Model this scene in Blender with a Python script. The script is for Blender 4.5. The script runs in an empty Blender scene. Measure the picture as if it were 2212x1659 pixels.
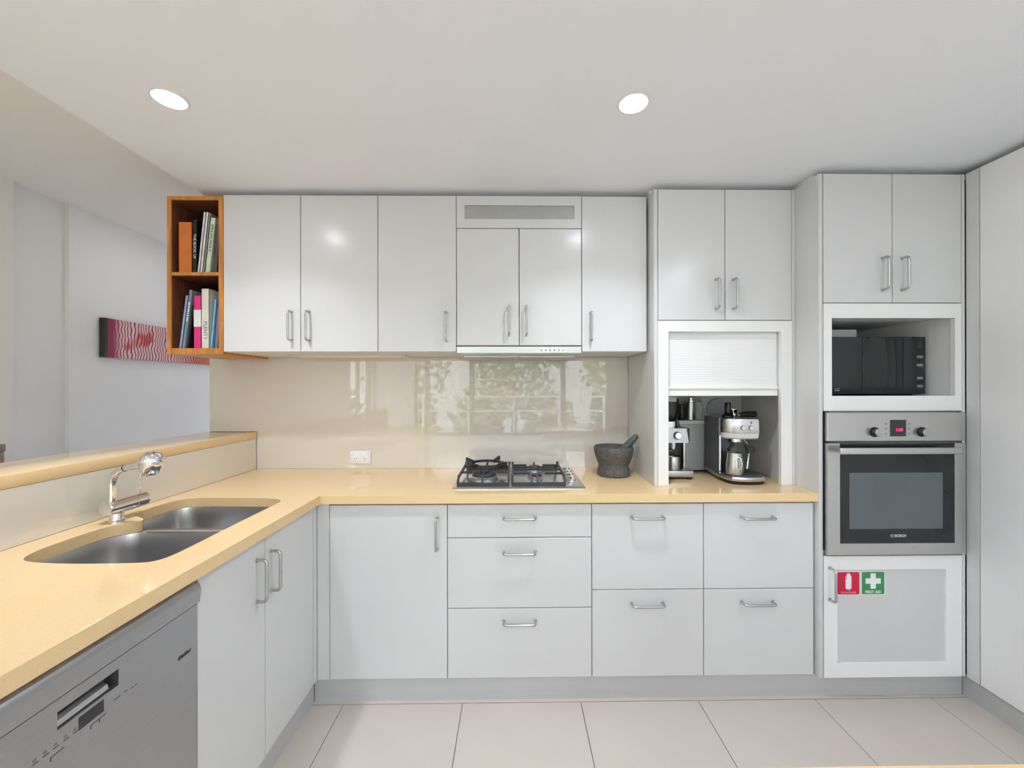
import bpy, bmesh, math, random
from mathutils import Vector, Matrix
random.seed(7)
S = bpy.context.scene
COL = S.collection
PI = math.pi

# ------------------------------------------------------------------ camera
F_PX, W_PX = 868.23, 2212.0
cam_d = bpy.data.cameras.new('camera')
cam = bpy.data.objects.new('camera', cam_d); COL.objects.link(cam)
cam_d.sensor_fit = 'HORIZONTAL'; cam_d.sensor_width = 36.0
cam_d.lens = F_PX / W_PX * 36.0
cam_d.shift_x = -14.77 / W_PX
cam_d.shift_y = 4.98 / W_PX
cam_d.clip_start = 0.02
yaw, roll = 0.0127, -0.0017
cam.matrix_world = (Matrix.Translation((0, -2.3049, 1.3673)) @ Matrix.Rotation(-yaw, 4, 'Z')
                    @ Matrix.Rotation(PI / 2, 4, 'X') @ Matrix.Rotation(roll, 4, 'Z'))
S.camera = cam

# ------------------------------------------------------------------ world and exposure
S.view_settings.view_transform = 'Standard'
S.view_settings.look = 'None'
S.view_settings.gamma = 1.0
S.view_settings.use_curve_mapping = False
S.view_settings.exposure = 0.27
S.cycles.use_denoising = True
S.cycles.max_bounces = 8
S.cycles.diffuse_bounces = 5
S.cycles.glossy_bounces = 3
S.cycles.transmission_bounces = 3
S.cycles.use_adaptive_sampling = True
S.cycles.adaptive_threshold = 0.06
S.cycles.caustics_reflective = False
S.cycles.caustics_refractive = False
S.cycles.sample_clamp_indirect = 6.0
SKY = 12.5
LAMP = 70.0
BEAM = 4.8
REAR = 215.0
HALL_FILL = 70.0
w = bpy.data.worlds.new('sky'); S.world = w; w.use_nodes = True
bg = w.node_tree.nodes['Background']
bg.inputs[0].default_value = (0.84, 0.90, 1.0, 1); bg.inputs[1].default_value = SKY

# ------------------------------------------------------------------ materials
def srgb(r, g, b):
    f = lambda c: (c / 255 / 12.92) if c / 255 <= 0.04045 else ((c / 255 + 0.055) / 1.055) ** 2.4
    return (f(r), f(g), f(b), 1)

def mat(name, col, rough=0.5, metal=0.0, spec=0.5, noise=0.0, nscale=30, bump=0.0, bscale=200,
        stretch=None, emit=None, estr=0, coat=0.0, alpha=None, trans=0.0, ior=1.5, vary_rough=0.0):
    m = bpy.data.materials.new(name); m.use_nodes = True
    nt = m.node_tree; b = nt.nodes['Principled BSDF']
    if len(col) == 3: col = (*col, 1)
    b.inputs['Base Color'].default_value = col
    b.inputs['Roughness'].default_value = rough
    b.inputs['Metallic'].default_value = metal
    b.inputs['Specular IOR Level'].default_value = spec
    b.inputs['IOR'].default_value = ior
    b.inputs['Coat Weight'].default_value = coat
    b.inputs['Coat Roughness'].default_value = 0.05
    b.inputs['Transmission Weight'].default_value = trans
    if alpha is not None: b.inputs['Alpha'].default_value = alpha
    if emit: b.inputs['Emission Color'].default_value = emit; b.inputs['Emission Strength'].default_value = estr
    tc = nt.nodes.new('ShaderNodeTexCoord'); mp = nt.nodes.new('ShaderNodeMapping')
    nt.links.new(tc.outputs['Object'], mp.inputs[0])
    if stretch: mp.inputs['Scale'].default_value = stretch
    if noise or vary_rough:
        n = nt.nodes.new('ShaderNodeTexNoise'); n.inputs['Scale'].default_value = nscale; n.inputs['Detail'].default_value = 1.5
        nt.links.new(mp.outputs[0], n.inputs['Vector'])
        if noise:
            r = nt.nodes.new('ShaderNodeValToRGB')
            r.color_ramp.elements[0].position = 0.3; r.color_ramp.elements[1].position = 0.7
            r.color_ramp.elements[0].color = (*[max(0, c * (1 - noise)) for c in col[:3]], 1)
            r.color_ramp.elements[1].color = (*[min(1, c * (1 + noise)) for c in col[:3]], 1)
            nt.links.new(n.outputs['Fac'], r.inputs[0]); nt.links.new(r.outputs[0], b.inputs['Base Color'])
        if vary_rough:
            mr = nt.nodes.new('ShaderNodeMapRange'); mr.inputs['To Min'].default_value = rough - vary_rough
            mr.inputs['To Max'].default_value = rough + vary_rough
            nt.links.new(n.outputs['Fac'], mr.inputs[0]); nt.links.new(mr.outputs[0], b.inputs['Roughness'])
    if bump:
        n2 = nt.nodes.new('ShaderNodeTexNoise'); n2.inputs['Scale'].default_value = bscale; n2.inputs['Detail'].default_value = 3
        nt.links.new(mp.outputs[0], n2.inputs['Vector'])
        bp = nt.nodes.new('ShaderNodeBump'); bp.inputs['Strength'].default_value = bump; bp.inputs['Distance'].default_value = 0.002
        nt.links.new(n2.outputs['Fac'], bp.inputs['Height']); nt.links.new(bp.outputs[0], b.inputs['Normal'])
    return m

M = {}
M['white'] = mat('white_laminate', (.675, .675, .675), .22, spec=.45, noise=.006, nscale=4)
M['white_paint'] = mat('white_frame_paint', (.87, .87, .87), .3, spec=.4, noise=.006, nscale=4)
M['white_in'] = mat('white_carcass', (.76, .76, .76), .5, spec=.3, noise=.006, nscale=4)
M['paint'] = mat('wall_paint', (.86, .86, .865), .75, spec=.25, noise=.012, nscale=3)
M['paint_warm'] = mat('wall_paint_warm', (.85, .82, .79), .75, spec=.25, noise=.012, nscale=3)
M['ceil'] = mat('ceiling_paint', (.885, .91, .955), .85, spec=.2, noise=.008, nscale=2)
M['ceil_dining'] = mat('dining_ceiling_paint', (.86, .85, .83), .85, spec=.2, noise=.008, nscale=2)
M['stone'] = mat('benchtop_stone', (.82, .60, .325), .085, spec=.5, noise=.035, nscale=240)
M['splash'] = mat('splashback_glass', (.72, .675, .60), .012, spec=.85, noise=.01, nscale=3)
M['timber'] = mat('orange_timber', (.56, .235, .045), .34, spec=.4, noise=.22, nscale=9, stretch=(6, 6, .6), bump=.05, bscale=30)
M['timber_shaded'] = mat('shaded_timber_interior', (.15, .055, .025), .45, spec=.35, noise=.25, nscale=9, stretch=(6, 6, .6))  # timber tone deepened to carry the bookcase interior's shade
M['steel'] = mat('brushed_steel', (.56, .56, .56), .30, metal=1, noise=.05, nscale=40, stretch=(1, 1, 40), vary_rough=.05)
M['steel_h'] = mat('brushed_steel_horizontal', (.60, .60, .595), .33, metal=1, noise=.05, nscale=30, stretch=(1, 1, 60), vary_rough=.05)
M['steel_sink'] = mat('sink_steel', (.62, .62, .63), .30, metal=1, noise=.015, nscale=20, stretch=(8, 1, 1))
M['hob_steel'] = mat('hob_steel', (.78, .78, .80), .24, metal=1, noise=.03, nscale=30, stretch=(60, 1, 1), vary_rough=.04)
M['chrome'] = mat('chrome', (.80, .80, .82), .06, metal=1, noise=.01, nscale=20)
M['handle'] = mat('satin_handle', (.53, .53, .53), .26, metal=1, noise=.03, nscale=80)
M['dw'] = mat('dishwasher_steel', (.42, .42, .43), .36, metal=.9, noise=.05, nscale=25, stretch=(1, 1, 40), vary_rough=.04)
M['black'] = mat('black_plastic', (.012, .012, .013), .32, noise=.2, nscale=40)
M['iron'] = mat('cast_iron', (.035, .035, .037), .45, spec=.5, noise=.2, nscale=90, bump=.15, bscale=400)
M['glass_black'] = mat('black_glass', (.018, .019, .021), .06, noise=.1, nscale=5, spec=.5)
M['oven_pane'] = mat('oven_window_glass', (.105, .125, .14), .08, noise=.06, nscale=4, spec=.5)
M['screen'] = mat('display_glass', (.03, .03, .038), .12, noise=.1, nscale=9)
M['red_led'] = mat('red_display_light', (.5, .01, .06), .5, emit=(1, .02, .16, 1), estr=1.1, noise=.02)
M['kick'] = mat('kickboard_aluminium', (.54, .54, .545), .36, metal=.2, spec=.4, noise=.02, nscale=6, stretch=(.3, .3, 12))
M['tile'] = mat('floor_tile', (.585, .53, .47), .26, spec=.4, noise=.02, nscale=5)
M['grout'] = mat('grout', (.30, .27, .24), .9, noise=.1, nscale=80)
M['floor'] = mat('floor_base', (.32, .29, .26), .9, noise=.1, nscale=60)
M['grille'] = mat('perforated_grille', (.46, .46, .455), .4, metal=.6, noise=.1, nscale=400, bump=.5, bscale=500)
M['gap'] = mat('shadow_gap_black', (.02, .02, .02), .8, noise=.1)
M['mortar'] = mat('grey_granite', (.105, .10, .093), .75, noise=.35, nscale=140, bump=.4, bscale=260)
M['pestle'] = mat('green_grey_stone', (.085, .10, .092), .55, noise=.3, nscale=110, bump=.15, bscale=240)
M['outlet'] = mat('outlet_plastic', (.86, .87, .92), .25, noise=.01)
M['grey_panel'] = mat('frosted_grey_panel', (.64, .645, .645), .42, spec=.35, noise=.015, nscale=5)
M['sign_red'] = mat('sign_red', (.62, .008, .055), .3, noise=.05, nscale=15)
M['sign_green'] = mat('sign_green', (.045, .27, .10), .3, noise=.08, nscale=15)
M['sign_white'] = mat('sign_white', (.85, .86, .85), .35, noise=.01)
M['sign_pink'] = mat('sign_lettering_pink', (.78, .30, .33), .4, noise=.02)
M['print_dark'] = mat('dark_print', (.04, .04, .04), .5, noise=.05)
M['print_grey'] = mat('grey_print', (.22, .22, .22), .5, noise=.05)
M['print_silver'] = mat('silver_print', (.50, .51, .53), .4, noise=.03)
M['esp_dark'] = mat('dark_grey_metal', (.13, .133, .14), .38, metal=.55, noise=.05, nscale=30)
M['box_grey'] = mat('pale_grey_plastic', (.50, .52, .55), .4, noise=.02)
M['smoke'] = mat('smoky_plastic', (.03, .028, .03), .1, noise=.1, alpha=.82)
M['glass'] = mat('clear_glass', (.85, .88, .90), .03, alpha=.22, noise=.01)
M['paper'] = mat('white_paper', (.78, .78, .76), .7, noise=.03, nscale=80)
M['lid'] = mat('pale_lid', (.46, .46, .50), .3, noise=.03)
M['lamp'] = mat('lamp_diffuser', (1, 1, 1), .5, emit=(.87, .915, 1.0, 1), estr=LAMP)
M['lamp_rear'] = mat('rear_lamp_diffuser', (1, 1, 1), .5, emit=(.855, .91, 1.0, 1), estr=REAR)
M['lamp_hall_fill'] = mat('hall_fill_diffuser', (1, 1, 1), .5, emit=(.93, .97, 1.0, 1), estr=HALL_FILL)
M['lamp_warm'] = mat('warm_lamp_diffuser', (1, .9, .8), .5, emit=(1.0, .66, .38, 1), estr=22)
M['led_off'] = mat('cabinet_light_diffuser', (.83, .76, .66), .4, noise=.01)
M['brown'] = mat('brown_furniture', (.23, .165, .13), .5, noise=.2, nscale=12, stretch=(5, 5, .6))
M['frame_grey'] = mat('grey_window_frame', (.22, .22, .21), .4, noise=.02)
M['leaf'] = mat('tree_leaf', (.27, .32, .17), .6, noise=.4, nscale=4)
M['bark'] = mat('tree_bark', (.20, .17, .14), .85, noise=.3, nscale=20, bump=.4, bscale=40)
M['ground'] = mat('garden_paving', (.40, .39, .36), .95, noise=.3, nscale=3)
M['render_grey'] = mat('backdrop_wall_render', (.80, .81, .80), .9, noise=.12, nscale=2)
M['rail'] = mat('white_railing', (.80, .80, .80), .4, noise=.01)

def pane_mat():
    m = bpy.data.materials.new('window_glass'); m.use_nodes = True; nt = m.node_tree
    nt.nodes.remove(nt.nodes['Principled BSDF']); out = nt.nodes['Material Output']
    t = nt.nodes.new('ShaderNodeBsdfTransparent'); g = nt.nodes.new('ShaderNodeBsdfGlossy'); x = nt.nodes.new('ShaderNodeMixShader')
    t.inputs[0].default_value = (.97, .97, .97, 1); g.inputs['Roughness'].default_value = .02; x.inputs[0].default_value = .06
    nt.links.new(t.outputs[0], x.inputs[1]); nt.links.new(g.outputs[0], x.inputs[2]); nt.links.new(x.outputs[0], out.inputs[0])
    return m
M['pane'] = pane_mat()

def art_mat():
    """pink and red wavy stripes, a magenta band and a black end, orange at the far end"""
    m = bpy.data.materials.new('painted_canvas'); m.use_nodes = True; nt = m.node_tree; b = nt.nodes['Principled BSDF']
    b.inputs['Roughness'].default_value = .6
    N, L = nt.nodes.new, nt.links.new
    tc = N('ShaderNodeTexCoord')
    wv = N('ShaderNodeTexWave'); wv.wave_type = 'BANDS'; wv.bands_direction = 'Y'
    wv.inputs['Scale'].default_value = 14; wv.inputs['Distortion'].default_value = 6.5
    wv.inputs['Detail'].default_value = .8; wv.inputs['Detail Scale'].default_value = .75
    mp = N('ShaderNodeMapping'); mp.inputs['Scale'].default_value = (1, 1, 1.7); L(tc.outputs['Object'], mp.inputs[0]); L(mp.outputs[0], wv.inputs['Vector'])
    rp = N('ShaderNodeValToRGB'); cr = rp.color_ramp
    cr.elements[0].position = 0; cr.elements[0].color = srgb(95, 42, 48)
    cr.elements[1].position = 1; cr.elements[1].color = srgb(232, 190, 192)
    e = cr.elements.new(.16); e.color = srgb(130, 66, 70)
    e = cr.elements.new(.32); e.color = srgb(222, 172, 176)
    L(wv.outputs['Color'], rp.inputs[0])
    sp = N('ShaderNodeSeparateXYZ'); L(tc.outputs['Object'], sp.inputs[0])
    n2 = N('ShaderNodeTexNoise'); n2.inputs['Scale'].default_value = 5; L(tc.outputs['Object'], n2.inputs['Vector'])
    r2 = N('ShaderNodeValToRGB'); r2.color_ramp.elements[0].position = .60; r2.color_ramp.elements[1].position = .70
    L(n2.outputs['Fac'], r2.inputs[0])
    red = N('ShaderNodeMixRGB'); red.blend_type = 'MULTIPLY'; red.inputs[2].default_value = srgb(238, 120, 110)
    L(r2.outputs[0], red.inputs[0]); L(rp.outputs[0], red.inputs[1])
    def band(prev, y, soft, col, less):
        mr = N('ShaderNodeMapRange'); mr.inputs['From Min'].default_value = y - soft; mr.inputs['From Max'].default_value = y + soft
        mr.inputs['To Min'].default_value = 1 if less else 0; mr.inputs['To Max'].default_value = 0 if less else 1
        L(sp.outputs['Y'], mr.inputs[0]); mx = N('ShaderNodeMixRGB')
        mx.inputs[2].default_value = col; L(mr.outputs[0], mx.inputs[0]); L(prev, mx.inputs[1])
        return mx
    o = band(red.outputs[0], .60, .12, srgb(235, 150, 110), False); o.blend_type = 'MULTIPLY'
    mg = band(o.outputs[0], .085, .03, srgb(140, 30, 70), True)
    bl = band(mg.outputs[0], .022, .003, srgb(38, 36, 34), True)
    L(bl.outputs[0], b.inputs['Base Color'])
    return m
M['art'] = art_mat()

# ------------------------------------------------------------------ mesh helpers
class B:
    def __init__(s): s.bm = bmesh.new()
    def box(s, x0, x1, y0, y1, z0, z1, bev=0.0, seg=2):
        x0, x1 = sorted((x0, x1)); y0, y1 = sorted((y0, y1)); z0, z1 = sorted((z0, z1))
        r = bmesh.ops.create_cube(s.bm, size=1)
        vs = r['verts']
        for v in vs:
            v.co = Vector(((x0 + x1) / 2 + v.co.x * (x1 - x0), (y0 + y1) / 2 + v.co.y * (y1 - y0), (z0 + z1) / 2 + v.co.z * (z1 - z0)))
        if bev:
            es = list({e for v in vs for e in v.link_edges})
            bmesh.ops.bevel(s.bm, geom=es, offset=bev, segments=seg, profile=.5, affect='EDGES', clamp_overlap=True)
        return s
    def ring_loft(s, rings, cap0=True, cap1=True, closed=True):
        vr = [[s.bm.verts.new(p) for p in r] for r in rings]
        n = len(vr[0])
        for a, b in zip(vr[:-1], vr[1:]):
            for i in range(n if closed else n - 1):
                s.bm.faces.new((a[i], a[(i + 1) % n], b[(i + 1) % n], b[i]))
        if cap0: s.bm.faces.new(list(reversed(vr[0])))
        if cap1: s.bm.faces.new(vr[-1])
        return s
    def cyl(s, p0, p1, r0, r1=None, n=24):
        if r1 is None: r1 = r0
        p0, p1 = Vector(p0), Vector(p1); d = (p1 - p0).normalized()
        u = d.orthogonal().normalized(); v = d.cross(u)
        ring = lambda p, r: [p + u * math.cos(2 * PI * i / n) * r + v * math.sin(2 * PI * i / n) * r for i in range(n)]
        return s.ring_loft([ring(p0, r0), ring(p1, r1)])
    def lathe(s, prof, c=(0, 0, 0), n=32, cap0=True, cap1=True, axis='Z'):
        c = Vector(c); rings = []
        for r, h in prof:
            ring = []
            for i in range(n):
                a = 2 * PI * i / n; x, y = r * math.cos(a), r * math.sin(a)
                p = (x, y, h) if axis == 'Z' else ((x, -h, y) if axis == '-Y' else (h, x, y))
                ring.append(c + Vector(p))
            rings.append(ring)
        return s.ring_loft(rings, cap0, cap1)
    def tube(s, pts, r, n=12, caps=True):
        pts = [Vector(p) for p in pts]; rr = r if isinstance(r, (list, tuple)) else [r] * len(pts)
        d0 = (pts[1] - pts[0]).normalized(); u = d0.orthogonal().normalized(); rings = []
        for i, p in enumerate(pts):
            if i == 0: d = (pts[1] - pts[0])
            elif i == len(pts) - 1: d = pts[-1] - pts[-2]
            else: d = (pts[i + 1] - p).normalized() + (p - pts[i - 1]).normalized()
            d.normalize(); u = (u - d * u.dot(d)).normalized(); v = d.cross(u)
            rings.append([p + u * math.cos(2 * PI * k / n) * rr[i] + v * math.sin(2 * PI * k / n) * rr[i] for k in range(n)])
        return s.ring_loft(rings, caps, caps)
    def prism(s, poly, h0, h1, plane='XY'):
        """poly of 2D points extruded; plane XY -> along z, XZ -> along y, YZ -> along x"""
        def P(a, b, h): return {'XY': (a, b, h), 'XZ': (a, h, b), 'YZ': (h, a, b)}[plane]
        s.ring_loft([[P(a, b, h0) for a, b in poly], [P(a, b, h1) for a, b in poly]])
        return s
    def frame(s, x0, x1, z0, z1, ix0, ix1, iz0, iz1, y0, y1):
        """rectangular frame in the XZ plane, real thickness, mitre free"""
        o = [(x0, z0), (x1, z0), (x1, z1), (x0, z1)]; i = [(ix0, iz0), (ix1, iz0), (ix1, iz1), (ix0, iz1)]
        V = lambda q, y: [s.bm.verts.new((a, y, b)) for a, b in q]
        of, inf, ob, ib = V(o, y0), V(i, y0), V(o, y1), V(i, y1)
        for k in range(4):
            l = (k + 1) % 4
            s.bm.faces.new((of[k], of[l], inf[l], inf[k])); s.bm.faces.new((ob[l], ob[k], ib[k], ib[l]))
            s.bm.faces.new((of[l], of[k], ob[k], ob[l])); s.bm.faces.new((inf[k], inf[l], ib[l], ib[k]))
        return s

OFF = {}
def link(o, parent=None):
    COL.objects.link(o)
    if parent: o.parent = parent
    return o
def empty(name, loc, label, cat, group=None):
    e = bpy.data.objects.new(name, None); e.empty_display_size = .05
    e.location = loc; COL.objects.link(e); OFF[e] = Vector(loc); tag(e, label, cat, group); return e
def tag(o, label, cat, group=None):
    o['label'] = label; o['category'] = cat
    if group: o['group'] = group
    return o
def obj(name, b, m, parent=None, smooth=30, label=None):
    me = bpy.data.meshes.new(name)
    bmesh.ops.recalc_face_normals(b.bm, faces=b.bm.faces)
    if parent is None:
        xs = [v.co for v in b.bm.verts]
        off = Vector(((min(v.x for v in xs) + max(v.x for v in xs)) / 2, (min(v.y for v in xs) + max(v.y for v in xs)) / 2, min(v.z for v in xs)))
    else: off = OFF[parent]
    for v in b.bm.verts: v.co -= off
    b.bm.to_mesh(me); b.bm.free()
    me.materials.append(M[m] if isinstance(m, str) else m)
    if smooth:
        me.polygons.foreach_set('use_smooth', [True] * len(me.polygons)); me.set_sharp_from_angle(angle=math.radians(smooth))
    o = bpy.data.objects.new(name, me)
    OFF[o] = off
    link(o, parent)
    if parent is None: o.location = off
    if label: o['label'] = label
    return o
def struct(name, b, m, parent=None):
    o = obj(name, b, m, parent)
    if parent is None: o['kind'] = 'structure'
    return o
def inst(name, me, loc, rot, parent):
    o = bpy.data.objects.new(name, me); link(o, parent)
    o.location = Vector(loc) - OFF[parent]; o.rotation_euler = rot; OFF[o] = Vector(loc); return o
def text(name, body, size, loc, rot, m, parent, bold=0.0, align='CENTER', sx=1.0, shear=0.0):
    """flat lettering as mesh; rot is a 3x3 / euler applied to XY text"""
    cu = bpy.data.curves.new(name, 'FONT'); cu.body = body; cu.size = size; cu.align_x = align; cu.align_y = 'CENTER'
    cu.extrude = 0.0003; cu.offset = bold; cu.shear = shear; cu.resolution_u = 3
    t = bpy.data.objects.new(name + '_tmp', cu); COL.objects.link(t)
    dg = bpy.context.evaluated_depsgraph_get(); me = bpy.data.meshes.new_from_object(t.evaluated_get(dg)); me.name = name
    bpy.data.objects.remove(t); bpy.data.curves.remove(cu)
    me.transform(Matrix.Diagonal((sx, 1, 1, 1)))
    me.materials.clear(); me.materials.append(M[m])
    return inst(name, me, loc, rot, parent)
FRONT = (PI / 2, 0, 0)                       # text facing -y
def arc(c, r, a0, a1, n, f):
    return [f(c[0] + r * math.cos(a0 + (a1 - a0) * i / n), c[1] + r * math.sin(a0 + (a1 - a0) * i / n)) for i in range(n + 1)]

def handle_mesh(L=.138, proj=.034, r=.0052, br=.014):
    b = B(); h = L / 2
    pts = [(0, 0, -h)]
    pts += arc((-proj + br, -h + br), br, 1.5 * PI, PI, 5, lambda y, z: (0, y, z))
    pts += arc((-proj + br, h - br), br, PI, .5 * PI, 5, lambda y, z: (0, y, z))
    pts += [(0, 0, h)]
    b.tube(pts, r, 10)
    for s in (-1, 1): b.cyl((0, 0, s * h), (0, -.003, s * h), .0068, n=12)
    me = bpy.data.meshes.new('handle'); bmesh.ops.recalc_face_normals(b.bm, faces=b.bm.faces); b.bm.to_mesh(me); b.bm.free()
    me.materials.append(M['handle']); me.polygons.foreach_set('use_smooth', [True] * len(me.polygons)); me.set_sharp_from_angle(angle=.7)
    return me
HANDLE = handle_mesh()
VERT, HORI, SIDE = (0, 0, 0), (0, PI / 2, 0), (0, 0, PI / 2)

# ------------------------------------------------------------------ structure
CEIL = 2.316
struct('floor', B().box(-2.75, 2.6, -5.3, 3.1, -.12, -.006), 'floor')
floor = bpy.data.objects['floor']
TX, TY = .5115, .60
tile_me = {}
xs = [-.735 + TX * k for k in range(-4, 8)]
for i in range(len(xs) - 1):
    for j in range(8):
        x0, x1 = max(xs[i], -2.6), min(xs[i + 1], 2.58)
        y1 = -.567 - TY * j; y0 = max(y1 - TY, -5.2)
        k = (round(x1 - x0, 3), round(y1 - y0, 3))
        if k not in tile_me:
            t = obj('floor_tile', B().box(-(x1 - x0) / 2 + .0014, (x1 - x0) / 2 - .0014, -(y1 - y0) / 2 + .0014, (y1 - y0) / 2 - .0014, -.006, 0, .0008, 1), 'tile')
            tile_me[k] = t.data; bpy.data.objects.remove(t)
            me = tile_me[k]; dz = -min(v.co.z for v in me.vertices) - .006
            for v in me.vertices: v.co.z += dz
        inst('floor_tile', tile_me[k], ((x0 + x1) / 2, (y0 + y1) / 2, 0), (0, 0, 0), floor)
t = obj('floor_tile', B().box(-2.6, 2.58, -.565, 3.0, -.006, 0), 'tile', floor)

struct('ceiling', B().box(-1.53, 2.6, -5.3, .12, CEIL, CEIL + .2), 'ceil')
struct('ceiling_dining', B().box(-2.75, -1.53, -5.3, 3.1, 2.44, 2.52), 'ceil_dining')
struct('ceiling_hall', B().box(-1.53, -1.45, .12, 3.1, 2.44, 2.52), 'ceil')
struct('wall_back', B().box(-1.732, 2.6, .006, .12, 0, CEIL + .1), 'paint')
struct('wall_hall', B().box(-1.57, -1.45, .12, 3.1, 0, 2.44), 'paint')
struct('wall_end', B().frame(-2.75, -1.45, 0, 2.44, -2.35, -1.9, .06, 2.05, 3.0, 3.1), 'paint')
gd = obj('added_door_1', B().frame(-2.35, -1.9, .06, 2.05, -2.30, -1.95, .11, 2.0, 3.03, 3.07), 'frame_grey'); gd['kind'] = 'structure'  # unseen glazed door, added to bring daylight onto the left wall
obj('door_pane', B().box(-2.30, -1.95, 3.047, 3.053, .11, 2.0), 'pane', gd)
struct('wall_left', B().box(-2.75, -2.60, .08, 3.0, 0, 2.44), 'paint')
struct('wall_recess', B().box(-2.75, -2.625, -.19, .08, 0, 2.44), 'paint')
b = B(); b.frame(-5.2, -.19, 0, 2.44, -5.1, -4.1, .35, 2.2, -2.75, -2.59)
for v in b.bm.verts: v.co = Vector((v.co.y, v.co.x, v.co.z))
struct('wall_dining', b, 'paint_warm')
def side_window(name, x, y0, y1, z0, z1, n):
    b = B(); b.frame(y0, y1, z0, z1, y0 + .05, y1 - .05, z0 + .05, z1 - .05, x - .03, x + .03)
    for v in b.bm.verts: v.co = Vector((v.co.y, v.co.x, v.co.z))
    wn = obj(name, b, 'frame_grey'); wn['kind'] = 'structure'
    ys = [y0 + .05 + (y1 - y0 - .1) * k / n for k in range(n + 1)]
    for y in ys[1:-1]: obj('mullion', B().box(x - .025, x + .025, y - .03, y + .03, z0 + .05, z1 - .05), 'frame_grey', wn)
    for k in range(n): obj('window_pane', B().box(x - .003, x + .003, ys[k] + (.03 if k else 0), ys[k + 1] - (.03 if k < n - 1 else 0), z0 + .05, z1 - .05), 'pane', wn)
side_window('window_2', -2.67, -5.1, -4.1, .35, 2.2, 2)
struct('wall_right', B().box(2.58, 2.7, -5.3, .12, 0, CEIL), 'paint')
# rear wall with the window that the glass splashback mirrors
WX0, WX1, WZ0, WZ1, WY = -1.85, 1.80, .45, 2.22, -5.2
b = B(); b.frame(-2.75, 2.7, 0, 2.44, WX0, WX1, WZ0, WZ1, WY - .12, WY)
struct('wall_rear', b, 'paint')
win = obj('window_1', B().frame(WX0, WX1, WZ0, WZ1, WX0 + .05, WX1 - .05, WZ0 + .05, WZ1 - .05, WY - .09, WY - .03), 'frame_grey'); win['kind'] = 'structure'
mull = [-1.62, -.78, .93]
edges = [WX0 + .05] + mull + [WX1 - .05]
for x in mull:
    obj('mullion', B().box(x - .045, x + .045, WY - .085, WY - .035, WZ0 + .05, WZ1 - .05, .003), 'frame_grey', win)
for a, c in zip(edges[:-1], edges[1:]):
    p0 = a + (.045 if a in mull else 0); p1 = c - (.045 if c in mull else 0)
    obj('window_pane', B().box(p0, p1, WY - .063, WY - .057, WZ0 + .05, WZ1 - .05), 'pane', win)

# half wall under the ledge
struct('wall_half', B().box(-1.712, -1.4695, -2.4, -.001, 0, 1.073), 'paint')
# kickboards
struct('baseboard_back', B().box(-.866, 1.985, -.548, -.536, 0, .0965), 'kick')
struct('baseboard_left', B().box(-.880, -.868, -1.205, -.549, 0, .0965), 'kick')
struct('baseboard_right', B().box(1.986, 1.998, -2.15, -.549, 0, .0965), 'kick')
# recessed shadow-line strips between cabinet tops and ceiling
b = B().box(-1.53, .655, -.285, -.001, 2.2905, CEIL); struct('trim_1', b, 'ceil')
b = B().box(.66, 1.318, -.36, -.001, 2.2905, CEIL); struct('trim_2', b, 'ceil')
b = B().box(1.345, 1.985, -.505, -.001, 2.2905, CEIL); struct('trim_3', b, 'ceil')
b = B().box(2.03, 2.57, -2.15, -.51, 2.2905, CEIL); struct('trim_4', b, 'ceil')

# ------------------------------------------------------------------ benchtop with sink cut-out
ZB = .9
CUT = [(-1.343, -1.192), (-1.293, -1.216), (-1.166, -1.227), (-1.014, -1.225), (-.968, -1.218), (-.948, -1.19), (-.947, -1.10),
       (-.949, -.995), (-.950, -.849), (-.948, -.69), (-.953, -.646), (-.984, -.613), (-1.086, -.597), (-1.304, -.592), (-1.358, -.599),
       (-1.394, -.627), (-1.405, -.718), (-1.402, -.790), (-1.385, -.822), (-1.345, -.842), (-1.312, -.862), (-1.300, -.886), (-1.318, -.908), (-1.351, -.924),
       (-1.366, -.960), (-1.371, -1.038), (-1.366, -1.138)]
def smooth_loop(p, it=2):
    for _ in range(it):
        q = []
        for i in range(len(p)):
            a, c = p[i], p[(i + 1) % len(p)]
            q += [(a[0] * .75 + c[0] * .25, a[1] * .75 + c[1] * .25), (a[0] * .25 + c[0] * .75, a[1] * .25 + c[1] * .75)]
        p = q
    return p
CUTS = smooth_loop(CUT, 2)
XL, YF = -.8311, -.5703
OUT = [(-1.4612, -.0005), (1.326, -.0005), (1.326, YF), (XL, YF), (XL, -2.4), (-1.4612, -2.4)]
def bench():
    b = B(); bm = b.bm
    def level(z):
        vo = [bm.verts.new((x, y, z)) for x, y in OUT]; vi = [bm.verts.new((x, y, z)) for x, y in CUTS]
        eo = [bm.edges.new((vo[i], vo[(i + 1) % len(vo)])) for i in range(len(vo))]
        ei = [bm.edges.new((vi[i], vi[(i + 1) % len(vi)])) for i in range(len(vi))]
        bmesh.ops.triangle_fill(bm, use_beauty=True, use_dissolve=False, edges=eo + ei)
        return vo, vi
    to, ti = level(ZB); bo, bi = level(ZB - .038)
    for t, c in ((to, bo), (ti, bi)):
        for i in range(len(t)):
            j = (i + 1) % len(t); bm.faces.new((t[i], t[j], c[j], c[i]))
    # drop any triangles that were filled inside the hole
    return b
bench_o = tag(obj('benchtop', bench(), 'stone', smooth=40), 'glossy cream stone L-shaped benchtop with sink cut-out', 'benchtop')
bv = bench_o.modifiers.new('edge', 'BEVEL'); bv.width = .0025; bv.segments = 2; bv.limit_method = 'ANGLE'; bv.angle_limit = math.radians(60)
tag(obj('ledge_top', B().box(-1.7264, -1.4612, -2.42, -.0008, 1.074, 1.1128, .002), 'stone'), 'raised cream stone ledge behind the sink and tap', 'ledge')
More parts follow.
